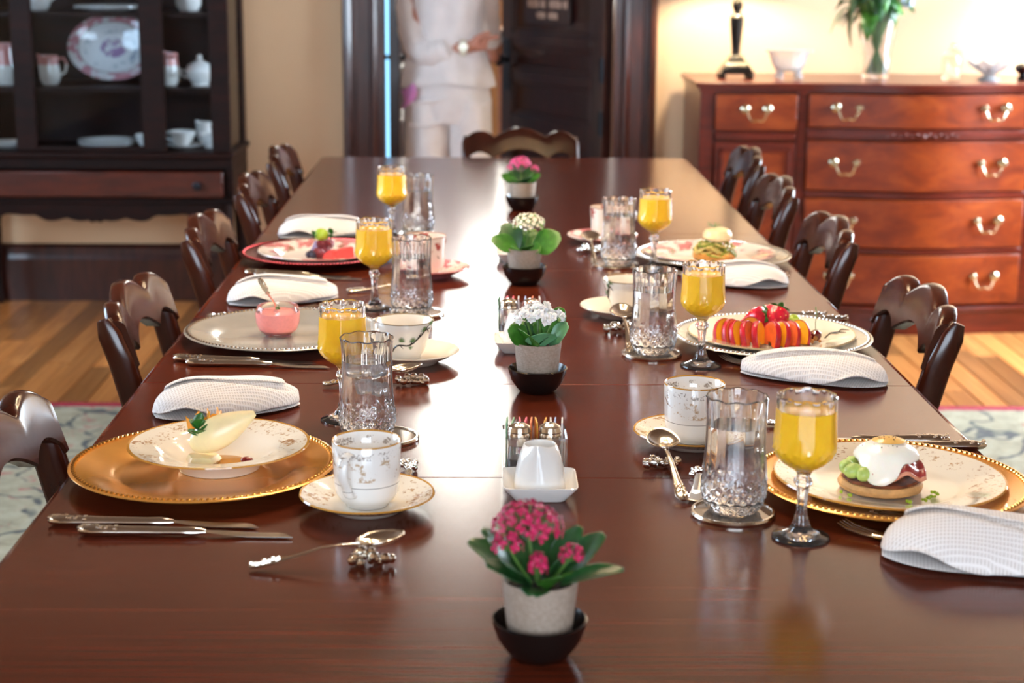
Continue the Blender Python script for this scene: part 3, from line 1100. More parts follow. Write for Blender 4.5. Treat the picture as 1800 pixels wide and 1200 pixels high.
# ================================================================== RUG
rg = thing('rug', 'cream patterned oriental rug with dark vines and a red edge under the table', 'rug', (0.1, 2.3, 0))
MB().box2((-2.05, -2.7, .0005), (2.1, 2.705, .009)).build('field', M['rug'], rg, smooth=False)
b = MB()
b.box2((-2.09, 2.706, .0005), (2.14, 2.752, .0095)).box2((-2.09, -2.746, .0005), (2.14, -2.701, .0095)).box2((-2.09, -2.70, .0005), (-2.051, 2.705, .0095)).box2((2.101, -2.70, .0005), (2.14, 2.705, .0095))
b.build('edge_binding', M['rugred'], rg, smooth=False, label='dark red edge of the rug')

# ================================================================== DINING TABLE
TX0, TX1 = -.505, .648
tc = (TX0 + TX1) / 2
tab = thing('dining_table', 'long dark polished wood dining table made of joined leaves', 'table', (tc, 2.9, 0))
hw = (TX1 - TX0) / 2
JY = [.42, 1.958, 2.416, 2.882, 3.345, 3.81, 5.297]
for i, (y0, y1) in enumerate(zip(JY, JY[1:])):
    q = MB()
    a, b = y0 - 2.9 + .0005, y1 - 2.9 - .0005
    if i == 0:
        out = [(hw, b), (-hw, b)] + arc(-hw + .05, a + .05, .05, pi, 1.5 * pi, 6) + arc(hw - .05, a + .05, .05, 1.5 * pi, 2 * pi, 6)
    elif i == len(JY) - 2:
        out = arc(hw - .03, b - .03, .03, 0, pi / 2, 5) + arc(-hw + .03, b - .03, .03, pi / 2, pi, 5) + [(-hw, a), (hw, a)]
    else:
        out = [(-hw, a), (hw, a), (hw, b), (-hw, b)]
    q.prism(out, TT - .030, TT, 'z')
    o = q.build('table_leaf', M['table'], tab, smooth=True, angle=50)
    md = o.modifiers.new('bevel', 'BEVEL')
    md.limit_method = 'WEIGHT'
    md.width, md.segments = .008, 3
    at = o.data.attributes.new('bevel_weight_edge', 'FLOAT', 'EDGE')
    me = o.data
    for e in me.edges:
        p, r = (me.vertices[k].co for k in e.vertices)
        if p.z > TT - .001 and r.z > TT - .001:
            joint = (abs(p.y - r.y) < 1e-5 and (abs(p.y - a) < 1e-4 and i > 0 or abs(p.y - b) < 1e-4 and i < len(JY) - 2))
            at.data[e.index].value = 0.1 if joint else 1.0
for s in (-1, 1):
    MB().box2((s * (hw - .10) - .012, -2.3, TT - .115), (s * (hw - .10) + .012, 2.2, TT - .031)).build('apron', M['table'], tab, smooth=False)
for yy in (-2.3, 2.2):
    MB().box2((-hw + .113, yy - .012, TT - .115), (hw - .113, yy + .012, TT - .031)).build('apron', M['table'], tab, smooth=False)
for yy in (-2.25, -.54, .97, 2.24):
    for s in (-1, 1):
        MB().lathe([(0, .001), (.02, .001), (.026, .02), (.022, .06), (.03, .30), (.042, .45), (.035, .50), (.045, .53), (.045, .718), (0, .718)], 20).build('leg', M['table'], tab, loc=(s * (hw - .16), yy, .009))

# ================================================================== CHAIRS


def make_chair(label, loc, rz, group):
    """local: faces +y, origin on the floor"""
    t = thing('dining_chair', label, 'chair', loc, rz, group)
    hs = .176
    for s in (-1, 1):
        pts = [(-.205, .0), (-.20, .10), (-.19, .25), (-.18, .40), (-.178, .50), (-.186, .58), (-.200, .66), (-.219, .73), (-.236, .775), (-.245, .796)]
        wd = [.017, .018, .020, .024, .024, .023, .0225, .0215, .0195, .011]
        vs, fs = [], []
        n = 12
        for i, ((y, z), r) in enumerate(zip(pts, wd)):
            for j in range(n):
                th = 2 * pi * j / n
                cx, cy = cos(th), sin(th)
                ex = math.copysign(abs(cx) ** .6, cx) * (.0145 if i < 9 else .009)
                ey = math.copysign(abs(cy) ** .6, cy) * r
                dy, dz = (1, 0) if i < 4 else (.93, .36)
                vs.append((s * (hs - (.02 if z < .4 else 0) * 0) + ex, y + ey * dy, z + ey * dz))
        for i in range(len(pts) - 1):
            for j in range(n):
                k = (j + 1) % n
                fs.append((i * n + j, i * n + k, (i + 1) * n + k, (i + 1) * n + j))
        fs += [tuple(range(n)), tuple(range((len(pts) - 1) * n, len(pts) * n))]
        MB().add(vs, fs).build('back_post', M['chair'], t, angle=60)
    # crest rail: three lobes on top, two pendants below, strongly bowed backwards
    W2 = hs + .004
    N = 72

    def top(u):
        a = abs(u)
        if a < .47:
            return .796 + .030 * cos(a / .47 * pi / 2) ** .9
        return .796 + .020 * max(0, sin((a - .47) / .50 * pi)) ** .75 if a < .97 else .795

    def bot(u):
        a = abs(u)
        if a < .5:
            return .727 + .030 * cos(a / .5 * pi / 2) ** .9
        return .727 + .022 * max(0, sin((a - .5) / .46 * pi)) ** .8 if a < .96 else .720
    vs, fs = [], []
    m = 14
    for i in range(N + 1):
        u = -1 + 2 * i / N
        zt, zb = top(u), bot(u)
        yc = -.210 - .019 * (1 - u * u)
        t2 = .0155
        sec = [(-t2 + .004, zb), (t2 - .004, zb), (t2, zb + .004), (t2, (zb + zt) / 2), (t2, zt - .010), (t2 - .002, zt - .004), (t2 - .006, zt - .001), (t2 - .012, zt), (-t2 + .010, zt - .001), (-t2 + .004, zt - .004), (-t2 + .001, zt - .009), (-t2, zt - .016), (-t2, (zb + zt) / 2), (-t2, zb + .004)]
        for (d, z) in sec:
            vs.append((u * W2, yc + d - (z - .74) * .32, z))
    for i in range(N):
        for j in range(m):
            k = (j + 1) % m
            fs.append((i * m + j, i * m + k, (i + 1) * m + k, (i + 1) * m + j))
    fs += [tuple(range(m)), tuple(range(N * m, N * m + m))]
    MB().add(vs, fs).build('crest_rail', M['chair'], t, angle=40)
    q = MB().box((0, -.19, .56), (2 * hs - .02, .018, .045))
    q.build('lower_rail', M['chair'], t, smooth=False, bevel=.005)
    q = MB().prism([(-.200, .21), (.200, .21), (.185, -.165), (-.185, -.165)], .395, .435, 'z')
    q.build('seat_frame', M['chair'], t, smooth=False, bevel=.006)
    q = MB()
    q.grid(lambda u, v: ((u * 2 - 1) * (.20 - .03 * (1 - v)), -.15 + .35 * v, .4355 + .035 * (1 - (u * 2 - 1) ** 4) * (1 - (v * 2 - 1) ** 4)), 10, 10)
    q.build('seat', plain('seat_fabric', srgb(120, 96, 70), .9, vary=.06), t)
    for s in (-1, 1):
        MB().tube([(s * .19, .185, .395), (s * .19, .185, .3), (s * .188, .186, .15), (s * .186, .188, 0)], [.024, .02, .017, .014], 10).build('front_leg', M['chair'], t)
        MB().box2((s * .182 - .008, -.175, .20), (s * .182 + .008, .18, .225)).build('stretcher', M['chair'], t, smooth=False)
    return t


G = 'dining chairs around the long table'
ch = make_chair('nearest dining chair on the left of the table, cut off by the frame', (-.352, 1.945, 0.0095), -pi / 2, G)
# (backs stand 0.25 m behind the chair's origin)
LX, RX = -.352, .512
dup(ch, (LX, 2.775, .0095), -pi / 2, 'dark wooden dining chair beside the silver charger with pink yogurt on the left', G)
dup(ch, (LX, 3.53, .0095), -pi / 2, 'dark wooden dining chair beside the red charger with berries on the left', G)
dup(ch, (LX + .01, 4.21, .0095), -pi / 2, 'second farthest chair on the left side of the table', G)
dup(ch, (LX + .01, 4.84, .0095), -pi / 2, 'farthest chair on the left side of the table, against the cream wall', G)
dup(ch, (RX, 2.775, .0095), pi / 2, 'nearest chair in view on the right of the table, blue sheen on its crest', G)
dup(ch, (RX, 3.54, .0095), pi / 2, 'chair on the right beside the second napkin, before the lower sideboard drawers', G)
dup(ch, (RX, 4.20, .0095), pi / 2, 'second farthest chair on the right, before the sideboard cupboard door', G)
dup(ch, (RX + .025, 4.84, .0095), pi / 2, 'farthest chair on the right side of the table', G)
dup(ch, (.128, 5.235, 0), pi, 'chair at the far head of the table in front of the doorway, facing the camera', G)

# ================================================================== CHANDELIER (above the frame)
cd = thing('chandelier', 'brass chandelier with candle bulbs hanging above the table, out of the frame', 'chandelier', (.07, 2.95, 0))
q = MB().lathe([(0, 1.86), (.03, 1.88), (.05, 1.95), (.02, 2.0), (.018, 2.1), (.04, 2.16), (.012, 2.22), (.008, 2.8), (.06, 2.9), (.06, 2.948), (0, 2.948)], 24)
q.build('stem', M['brass'], cd)
CSH = plain('added_chandelier_shade', srgb(206, 186, 150), .8, vary=.02)  # unseen cones added to send light down, off walls and ceiling
for k in range(8):
    a = 2 * pi * k / 8 + .2
    d = Vector((cos(a), sin(a), 0))
    arm = MB().tube([d * .03 + Vector((0, 0, 2.05)), d * .14 + Vector((0, 0, 2.00)), d * .28 + Vector((0, 0, 2.10)), d * .36 + Vector((0, 0, 2.17)), d * .36 + Vector((0, 0, 2.13))], .008, 8).build('arm', M['brass'], cd)
    MB().lathe([(0, 2.06), (.013, 2.06), (.015, 2.12), (.026, 2.128), (.01, 2.14), (0, 2.14)], 12, mat=Matrix.Translation(d * .36)).build('socket', M['brass'], arm)
    MB().lathe([(.030, 2.125), (.050, 2.10), (.082, 2.0), (.090, 1.955)], 24, mat=Matrix.Translation(d * .36)).build('added_lamp_shade', CSH, arm, solid=.002)
    MB().ball(d * .36 + Vector((0, 0, 2.03)), (.022, .022, .03), 12, 8).build('bulb', lit('candle_bulb', (1, .80, .56), BULB), arm)

# ================================================================== PERSON in the doorway


def skin_body(name, verts, edges, radii, root, mat, parent=None, sub=2):
    me = bpy.data.meshes.new(name)
    me.from_pydata(verts, edges, [])
    o = bpy.data.objects.new(name, me)
    COL.objects.link(o)
    if parent:
        o.parent = parent
    o.modifiers.new('skin', 'SKIN')
    if not me.skin_vertices:
        bpy.context.view_layer.objects.active = o
        bpy.ops.mesh.customdata_skin_add()
    for i, r in enumerate(radii):
        sv = me.skin_vertices[0].data[i]
        sv.radius = (r, r) if isinstance(r, (int, float)) else r
        sv.use_root = (i == root)
    o.modifiers['skin'].use_smooth_shade = True
    md = o.modifiers.new('sub', 'SUBSURF')
    md.levels = md.render_levels = sub
    me.materials.append(mat)
    return o


def chain(spec):
    """spec: dict name -> ((x,y,z), radius, parent)"""
    names = list(spec)
    return [spec[k][0] for k in names], [(names.index(spec[k][2]), i) for i, k in enumerate(names) if spec[k][2]], [spec[k][1] for k in names]


PX, PY = -.135, 6.93
pe = thing('person', 'person in white shirt and trousers standing in the doorway, pointing with one hand', 'person', (PX, PY, 0))
# joint positions local to the person
J = dict(pel=(0, 0, .90), chest=(-.01, .0, 1.22), neck=(0, .0, 1.43), head=(.01, -.02, 1.54),
         shR=(-.150, .0, 1.38), elR=(-.118, -.06, .995), wrR=(.075, -.10, 1.012),
         shL=(.150, .0, 1.38), elL=(.165, .13, 1.12), wrL=(.190, .33, .955),
         hipR=(-.085, 0, .86), knR=(-.105, -.02, .47), anR=(-.11, .02, .085), hipL=(.085, 0, .86), knL=(.095, 0, .47), anL=(.10, .05, .085))
sp = {
    'pel': (J['pel'], (.115, .09), None), 'waist': ((-.005, 0, 1.05), (.115, .085), 'pel'), 'chest': (J['chest'], (.125, .095), 'waist'),
    'uch': ((0, .005, 1.34), (.10, .075), 'chest'), 'neck': (J['neck'], .052, 'uch'), 'jaw': ((.008, -.018, 1.50), .062, 'neck'), 'head': ((.012, -.01, 1.565), (.078, .088), 'jaw'), 'crown': ((.012, -.005, 1.635), .055, 'head'),
    'shR': (J['shR'], .052, 'uch'), 'elR': (J['elR'], .040, 'shR'), 'foR': ((-.02, -.085, 1.0), .036, 'elR'), 'wrR': (J['wrR'], .026, 'foR'), 'plR': ((.125, -.105, 1.022), (.026, .019), 'wrR'),
    'shL': (J['shL'], .052, 'uch'), 'elL': (J['elL'], .040, 'shL'), 'wrL': (J['wrL'], .026, 'elL'), 'plL': ((.186, .385, .938), (.03, .02), 'wrL'),
    'hipR': (J['hipR'], .088, 'pel'), 'knR': (J['knR'], .058, 'hipR'), 'caR': ((-.108, .005, .32), .054, 'knR'), 'anR': (J['anR'], .036, 'caR'), 'toR': ((-.12, -.12, .035), .032, 'anR'),
    'hipL': (J['hipL'], .088, 'pel'), 'knL': (J['knL'], .058, 'hipL'), 'caL': ((.097, .02, .32), .054, 'knL'), 'anL': (J['anL'], .036, 'caL'), 'toL': ((.12, -.09, .035), .032, 'anL'),
}


def fingers(sp, wrist, base, dirv, side, names, curls, lens, spread):
    """four fingers and a thumb as chains rooted in the palm"""
    d = Vector(dirv).normalized()
    sd = Vector(side).normalized()
    dn = d.cross(sd).normalized()
    for i, nm in enumerate(names):
        b = Vector(base) + sd * spread[i]
        prev = wrist
        p = b - d * .012
        ang = 0.0
        cur = d.copy()
        for k in range(3):
            p = p + cur * lens[i] * (.012 if k == 0 else .030 if k == 1 else .022) / .03
            key = nm + str(k)
            sp[key] = (tuple(p), .0095 if k < 2 else .0075, prev)
            prev = key
            ang += curls[i]
            cur = d * cos(ang) + dn * sin(ang)


fingers(sp, 'plR', (.148, -.108, 1.026), (1, -.05, .12), (0, 0.25, 1), ['rI', 'rM', 'rR', 'rP'], [.1, 1.15, 1.3, 1.3], [.034, .034, .032, .026], [.021, .007, -.007, -.020])
sp['rT0'] = ((.118, -.118, 1.052), .011, 'plR')
sp['rT1'] = ((.150, -.125, 1.066), .010, 'rT0')
sp['rT2'] = ((.172, -.128, 1.070), .008, 'rT1')
fingers(sp, 'plL', (.186, .405, .935), (0, 1, -.3), (1, 0, 0), ['lI', 'lM', 'lR', 'lP'], [-.6, -.7, -.7, -.8], [.028, .03, .028, .024], [.021, .007, -.007, -.021])
sp['lT0'] = ((.158, .385, .935), .011, 'plL')
sp['lT1'] = ((.150, .415, .928), .010, 'lT0')
v, e, r = chain(sp)
body = skin_body('body', v, e, r, 0, M['skin'], pe)
# face
fc = MB()
for s in (-1, 1):
    fc.ball((.012 + s * .03, -.088, 1.575), (.012, .008, .007), 8, 6)
fc.build('eyes', M['lampblack'], body)
fc = MB().ball((.012, -.098, 1.553), (.011, .018, .022), 10, 8)
fc.build('nose', M['skin'], body)
fc = MB().ball((.012, -.086, 1.515), (.024, .008, .007), 10, 6)
fc.build('mouth', plain('lips', srgb(178, 92, 86), .5), body)
fc = MB()
for s in (-1, 1):
    fc.ball((.012 + s * .079, .0, 1.56), (.010, .02, .03), 8, 8)
fc.build('ears', M['skin'], body)
hr = MB().grid(lambda u, v: (.012 + .093 * sin(u * 2.05) * cos(v * 2 * pi), .008 + .10 * sin(u * 2.05) * sin(v * 2 * pi) + .012 * u, 1.585 + .10 * cos(u * 2.05) + .105 * u * max(0, -sin(v * 2 * pi)) ** .6), 12, 24)
hr.build('hair', M['hair'], pe, solid=.012)
# shirt: torso shell and rolled sleeves, loose hem over the hips


def loft(rows, n=40, fold=0.0, ph=0.0):
    q = MB()
    vs, fs = [], []
    for i, (cx, cy, z, rx, ry) in enumerate(rows):
        for j in range(n):
            th = 2 * pi * j / n
            k = 1 + fold * sin(th * 5 + z * 17 + ph) + fold * .6 * sin(th * 9 - z * 11)
            vs.append((cx + rx * k * cos(th), cy + ry * k * sin(th), z + fold * .25 * sin(th * 3 + ph)))
    for i in range(len(rows) - 1):
        for j in range(n):
            k = (j + 1) % n
            fs.append((i * n + j, i * n + k, (i + 1) * n + k, (i + 1) * n + j))
    return q.add(vs, fs)


def resample(P, m):
    out = []
    n = len(P) - 1
    for s_ in range(n):
        p0, p1, p2, p3 = P[max(s_ - 1, 0)], P[s_], P[s_ + 1], P[min(s_ + 2, n)]
        for k in range(m):
            u = k / m
            out.append(tuple(.5 * (2 * b + (-a + c) * u + (2 * a - 5 * b + 4 * c - d) * u * u + (-a + 3 * b - 3 * c + d) * u ** 3) for a, b, c, d in zip(p0, p1, p2, p3)))
    return out + [tuple(P[-1])]


tor = resample([(-.005, 0, .858, .190, .140), (-.005, 0, .93, .176, .130), (-.005, 0, 1.03, .150, .118), (-.008, 0, 1.12, .144, .118), (-.008, 0, 1.22, .150, .120), (0, .002, 1.32, .158, .106), (0, .004, 1.385, .150, .090), (0, .002, 1.428, .092, .074), (0, 0, 1.45, .062, .060)], 4)
q = loft(tor, 60, .042)
for path in ([(-.085, .002, 1.385, .060), (-.145, 0, 1.352, .066), (-.160, -.005, 1.27, .060), (-.156, -.025, 1.14, .055), (-.128, -.055, 1.02, .057), (-.082, -.085, .988, .056), (-.035, -.092, .992, .056), (.002, -.096, 1.0, .050)],
             [(.085, .002, 1.385, .060), (.140, .005, 1.355, .064), (.158, .04, 1.25, .054), (.160, .11, 1.14, .05), (.170, .18, 1.07, .046), (.180, .24, 1.02, .042)]):
    rp = resample(path, 5)
    q.tube([p[:3] for p in rp], [p[3] * (1 + .05 * sin(i * 1.9)) for i, p in enumerate(rp)], 18)
q.build('shirt', M['cloth'], pe, angle=70)
q = loft(resample([(0, 0, .70, .150, .10), (0, 0, .78, .172, .118), (0, 0, .86, .168, .120), (0, 0, .94, .152, .112)], 4), 40, .010)
for s in (-1, 1):
    q.add(*(lambda m_: (m_.v, m_.f))(loft(resample([(s * .105, .03 * (s > 0), .055, .082, .088), (s * .104, .0, .28, .084, .090), (s * .098, -.015, .48, .086, .094), (s * .088, -.004, .66, .092, .104), (s * .080, 0, .80, .096, .112)], 4), 30, .034, s)))
q.build('trousers', M['cloth'], pe, angle=70)
fd = MB()
for (p0, p1, k) in (((-.15, -.095, .79), (.02, -.118, .82), .008), ((-.16, -.10, .70), (.0, -.098, .72), .009), ((.03, -.10, .75), (.16, -.08, .79), .009), ((-.10, -.105, .60), (-.02, -.088, .57), .008)):
    fd.tube([p0, tuple((a + b) / 2 + (0, -.012, -.012)[i] for i, (a, b) in enumerate(zip(p0, p1))), p1], [.003, k, .003], 8)
fd.build('trouser_folds', M['cloth'], pe)
wt = MB().lathe([(.0295, -.014), (.033, -.012), (.033, .012), (.0295, .014), (.0295, -.014)], 20, mat=Matrix.Translation((.062, -.0975, 1.010)) @ Matrix.Rotation(pi / 2, 4, 'Y'))
wt.lathe([(0, 0), (.02, 0), (.019, .008), (0, .009)], 16, mat=Matrix.Translation((.062, -.130, 1.012)) @ Matrix.Rotation(pi / 2, 4, 'X'))
wt.build('watch', plain('watch_pale_gold', srgb(236, 232, 210), .3, .3, vary=.02), pe)
pk = MB().grid(lambda u, v: (-.188 + .050 * u + .012 * sin(v * 3), -.085 - .030 * u + .008 * sin(u * 5 + v * 4), .835 - .07 * v + .035 * u), 6, 6)
pk.build('pocket_cloth', M['pinkcloth'], pe, solid=.006)
for s, nm in ((-1, 'anR'), (1, 'anL')):
    a = Vector(J[nm])
    MB().ball((a.x + s * .006, a.y - .065, .042), (.044, .13, .040), 14, 10).build('shoe', M['shoe'], pe)

# ================================================================== TABLE SETTINGS
BR = srgb(150, 104, 66)
GOLD = srgb(196, 140, 60)
GREY = srgb(128, 120, 116)
IV = srgb(240, 230, 212)
FL_R = lambda nm, r, w0, extra=(): porcelain(nm, IV, 'r', [(r - .003, r + .01, GOLD)] + list(extra), [(w0, r - .004, srgb(196, 160, 122), 190, .55), (w0, r - .004, srgb(166, 122, 84), 120, .60)])
M['soupchina'] = FL_R('soup_plate_china', .111, .074)
M['dinnerchina'] = FL_R('dinner_plate_china', .136, .092)
M['saucerchina'] = FL_R('saucer_china', .078, .045)
M['cupchina'] = porcelain('cup_china', srgb(240, 236, 230), 'z', [(.0755, .08, GOLD), (.0285, .0293, GREY)], [(.062, .071, srgb(160, 148, 138), 330, .52), (.036, .063, srgb(196, 168, 136), 170, .56), (.036, .063, srgb(150, 116, 84), 110, .61)], rmin=.0370)
M['pinkplate'] = porcelain('pink_floral_plate_china', srgb(236, 222, 208), 'r', [(.136, .15, srgb(214, 176, 168))], [(.085, .136, srgb(208, 128, 126), 28, .49), (.08, .12, srgb(140, 112, 84), 60, .58)])
M['pinksaucer'] = porcelain('pink_floral_saucer_china', srgb(236, 222, 212), 'r', [], [(.035, .078, srgb(206, 122, 124), 40, .47)])
M['pinkcup'] = porcelain('pink_floral_cup_china', srgb(238, 224, 208), 'z', [(.0735, .08, srgb(190, 140, 110))], [(.044, .073, srgb(172, 84, 78), 40, .50), (.03, .06, srgb(110, 96, 60), 60, .60)], rmin=.0370)
M['plainchina'] = porcelain('branch_plate_china', srgb(238, 226, 206), 'r', [(.134, .15, srgb(190, 168, 130))], [])
M['branchcup'] = porcelain('branch_cup_china', srgb(238, 230, 218), 'z', [(.0585, .07, srgb(150, 130, 100))], [])
M['branch'] = plain('branch_print', srgb(46, 40, 34), .2, vary=.1)
M['pine'] = plain('pine_tuft_print', srgb(92, 122, 74), .3, vary=.2, scale=300)


def charger(label, x, y, mat, bead, r=.1625):
    t = thing('charger', label, 'charger', (x, y, TT + .0004))
    MB().lathe([(0, .0), (.100, .0), (.112, .004), (.122, .009), (r - .012, .0142), (r - .002, .0165), (r, .018), (r - .002, .0195), (r - .013, .0172), (.121, .0125), (.110, .0075), (.099, .0035), (0, .0035)], 96).build('plate', mat, t, angle=60)
    b = MB()
    n = 132
    for k in range(n):
        a = 2 * pi * k / n
        b.ball(((r - .0065) * cos(a), (r - .0065) * sin(a), .0190), (.0031, .0031, .0023), 6, 4)
    b.build('beaded_rim', bead, t, kind='stuff')
    return t


CZ = TT + .0004 + .0035           # charger inner face
charger('gold charger plate with beaded rim under the pear dessert', -.336, 1.962, M['goldplate'], M['goldbead'])
charger('silver charger plate under the glass of pink yogurt', -.326, 2.708, M['silverplate'], M['silver'])
charger('red metal charger plate under the berry plate on the left', -.338, 3.45, M['redplate'], plain('red_bead_metal', srgb(170, 60, 56), .2, 1.0))
charger('gold charger plate with beaded rim under the egg dish', .488, 1.905, M['goldplate'], M['goldbead'])
charger('silver charger plate under the sliced fruit plate', .478, 2.682, M['silverplate'], M['silver'])
charger('dark silver charger plate under the pasta and egg plate', .484, 3.45, M['silverplate'], M['silver'])


def plate(name, label, x, y, r, mat, z=CZ + .0004, rim=.016):
    o = MB().lathe([(0, .001), (r * .56, .001), (r * .57, 0), (r * .61, 0), (r * .63, .003), (r * .70, .008), (r - .004, rim - .001), (r, rim), (r - .001, rim + .002), (r * .71, .0105), (r * .63, .0055), (r * .58, .0035), (0, .0035)], 80).build(name, mat, angle=60)
    tag(o, label, 'plate').location = (x, y, z)
    return o


PZ = CZ + .0004 + .0035          # plate inner face
plate('dinner_plate', 'white floral rimmed plate holding the egg dish on a gold charger', .487, 1.912, .136, M['dinnerchina'])
plate('dinner_plate', 'cream plate with a painted pine branch holding sliced peaches and berries', .478, 2.69, .137, M['plainchina'])
plate('dinner_plate', 'pink floral plate holding the pasta and poached egg', .478, 3.46, .137, M['pinkplate'])
plate('dinner_plate', 'pink floral plate holding watermelon and berries', -.335, 3.46, .130, M['pinkplate'])
# rim soup plate of the pear
o = MB().lathe([(0, .001), (.046, .001), (.047, 0), (.050, 0), (.052, .004), (.068, .018), (.076, .0235), (.108, .029), (.1115, .0302), (.111, .032), (.076, .0262), (.066, .020), (.05, .008), (.042, .005), (0, .005)], 80).build('soup_plate', M['soupchina'], angle=60)
tag(o, 'white wide rimmed soup plate with brown floral rim holding the pear', 'soup plate').location = (-.321, 1.985, CZ + .0004)
SOZ = CZ + .0004 + .005

# painted branch on the peach plate rim
dec = MB()
pts = [(.062, -.012), (.075, .0), (.088, -.004), (.100, .012), (.112, .010), (.120, .022)]
zr = lambda x, y: (lambda r: .0105 + (max(0, r - .0973) / .037) * .0075 + (.0003 if r > .0973 else .0003 - .005 * (.0973 - min(.0973, r)) / .011))(sqrt(x * x + y * y))
dec.tube([(x, y, zr(x, y) + .0004) for x, y in pts[2:]], [.0013, .0012, .001, .0007], 6)
for (x, y) in pts[3:]:
    dec.tube([(x, y, zr(x, y) + .0004), (x + .010, y - .012, zr(x + .010, y - .012) + .0003)], [.001, .0005], 5)
dec.build('painted_branch', M['branch'], [c for c in COL.objects if c.get('label', '').startswith('cream plate with a painted')][0])


def cup(name, label, x, y, z, prof, mat, hang, hpts, rh=.0035, fill=None):
    t = thing(name, label, 'cup', (x, y, z))
    MB().lathe(prof, 56).build('body', mat, t, angle=60)
    ca, sa = cos(hang), sin(hang)
    pts = [(r * ca, r * sa, zz) for r, zz in hpts]
    # smooth the handle path
    P = [Vector(p) for p in pts]
    out = []
    for i in range(len(P) - 1):
        p0, p1, p2, p3 = P[max(i - 1, 0)], P[i], P[i + 1], P[min(i + 2, len(P) - 1)]
        for k in range(5):
            u = k / 5
            out.append(.5 * ((2 * p1) + (-p0 + p2) * u + (2 * p0 - 5 * p1 + 4 * p2 - p3) * u * u + (-p0 + 3 * p1 - 3 * p2 + p3) * u ** 3))
    out.append(P[-1])
    MB().tube(out, rh, 10, up=(-sa, ca, 0), flat=1.5).build('handle', mat, t)
    return t


def saucer(label, x, y, mat, r=.078, h=.019):
    o = MB().lathe([(0, .002), (.036, .002), (.037, 0), (.040, 0), (.043, .004), (.060, .0105), (r - .002, h - .001), (r, h), (r - .001, h + .0018), (.060, .0128), (.044, .0075), (.03, .0055), (0, .0055)], 64).build('saucer', mat, angle=60)
    tag(o, label, 'saucer').location = (x, y, TT + .0004)
    return o


SZ = TT + .0004 + .0060
TALL = [(0, .002), (.0205, .002), (.021, 0), (.0245, 0), (.026, .003), (.032, .008), (.0362, .016), (.0378, .028), (.0385, .05), (.0395, .076), (.0388, .0772), (.0378, .0765), (.0365, .05), (.0355, .028), (.033, .016), (.028, .009), (0, .006)]
HT = [(.0385, .066), (.050, .070), (.060, .063), (.061, .048), (.052, .034), (.047, .024), (.0365, .020)]
saucer('white floral saucer under the near left coffee cup', -.129, 1.838, M['saucerchina'])
cup('coffee_cup', 'white floral coffee cup with gold rim, handle towards the camera', -.129, 1.838, SZ, TALL, M['cupchina'], R(-112), HT, .004)
saucer('white floral saucer under the near right coffee cup', .278, 2.105, M['saucerchina'])
cup('coffee_cup', 'white floral coffee cup behind the near right water glass', .278, 2.105, SZ, TALL, M['cupchina'], R(60), HT, .004)
FLARE = [(0, .002), (.020, .002), (.021, 0), (.025, 0), (.026, .004), (.031, .012), (.036, .026), (.040, .042), (.0465, .059), (.0458, .0602), (.0445, .059), (.038, .042), (.034, .026), (.029, .013), (0, .006)]
HF = [(.041, .048), (.054, .053), (.060, .045), (.056, .030), (.045, .022), (.035, .020)]
saucer('white saucer with painted branch under the tea cup on the left', -.106, 2.555, M['plainchina'], .074)
c1 = cup('tea_cup', 'flared white tea cup painted with a dark pine branch', -.118, 2.563, SZ, FLARE, M['branchcup'], R(150), HF)
saucer('cream saucer with gold edge under the right hand tea cup', .250, 2.905, M['plainchina'], .074)
c2 = cup('tea_cup', 'flared cream tea cup behind the second right water glass', .262, 2.91, SZ, FLARE, M['branchcup'], R(20), HF)


def branch_on_cup(par, a0, a1):
    q, tf = MB(), MB()
    rad = lambda z: .0262 + (z - .004) * .42 if z < .042 else .0400 + (z - .042) * .38
    path = []
    for i in range(13):
        u = i / 12
        z = .014 + .034 * u + .005 * sin(u * 9)
        a = a0 + (a1 - a0) * u
        path.append((a, z))
    P = lambda a, z, e=.0006: ((rad(z) + e) * cos(a), (rad(z) + e) * sin(a), z)
    q.tube([P(a, z) for a, z in path], [.0016 - .0008 * i / 12 for i in range(13)], 6)
    for i in (3, 6, 8, 10, 11):
        a, z = path[i]
        q.tube([P(a, z), P(a + .14, z - .006 if i % 2 else z + .009)], [.001, .0005], 5)
    q.build('painted_branch', M['branch'], par)
    for i, k in ((3, 1), (6, 1), (9, 1), (11, 1), (7, -1)):
        a, z = path[i]
        cc = (a + .10 * k, z + .006 * k)
        for j in range(9):
            th = pi * j / 8
            tf.tube([P(*cc), P(cc[0] + .14 * cos(th), cc[1] + .008 * sin(th) * k)], [.0008, .0003], 4)
    tf.build('painted_tufts', M['pine'], par)


branch_on_cup(c1, R(-125), R(-25))
branch_on_cup(c2, R(-200), R(-140))
TALL2 = [(r * 1.0, z * .98) for r, z in TALL[:8]] + [(.0385, .05), (.0405, .0715), (.041, .0755), (.0398, .0755), (.0375, .05), (.0355, .028), (.033, .016), (.028, .009), (0, .006)]
saucer('pink floral saucer under the left pink cup', -.098, 3.275, M['pinksaucer'])
cup('coffee_cup', 'tall pink floral cup on the left near the empty table end', -.108, 3.28, SZ, TALL2, M['pinkcup'], R(170), HT)
saucer('pink floral saucer under the right pink cup', .270, 3.675, M['pinksaucer'])
cup('coffee_cup', 'tall pink floral cup on the right beside the water glass', .282, 3.68, SZ, TALL2, M['pinkcup'], R(10), HT)


# ---------------------------------------------------------------- crystal
def facet(th, n):
    u = (th * n / (2 * pi)) % 1.0
    return abs(u - .5) * 2


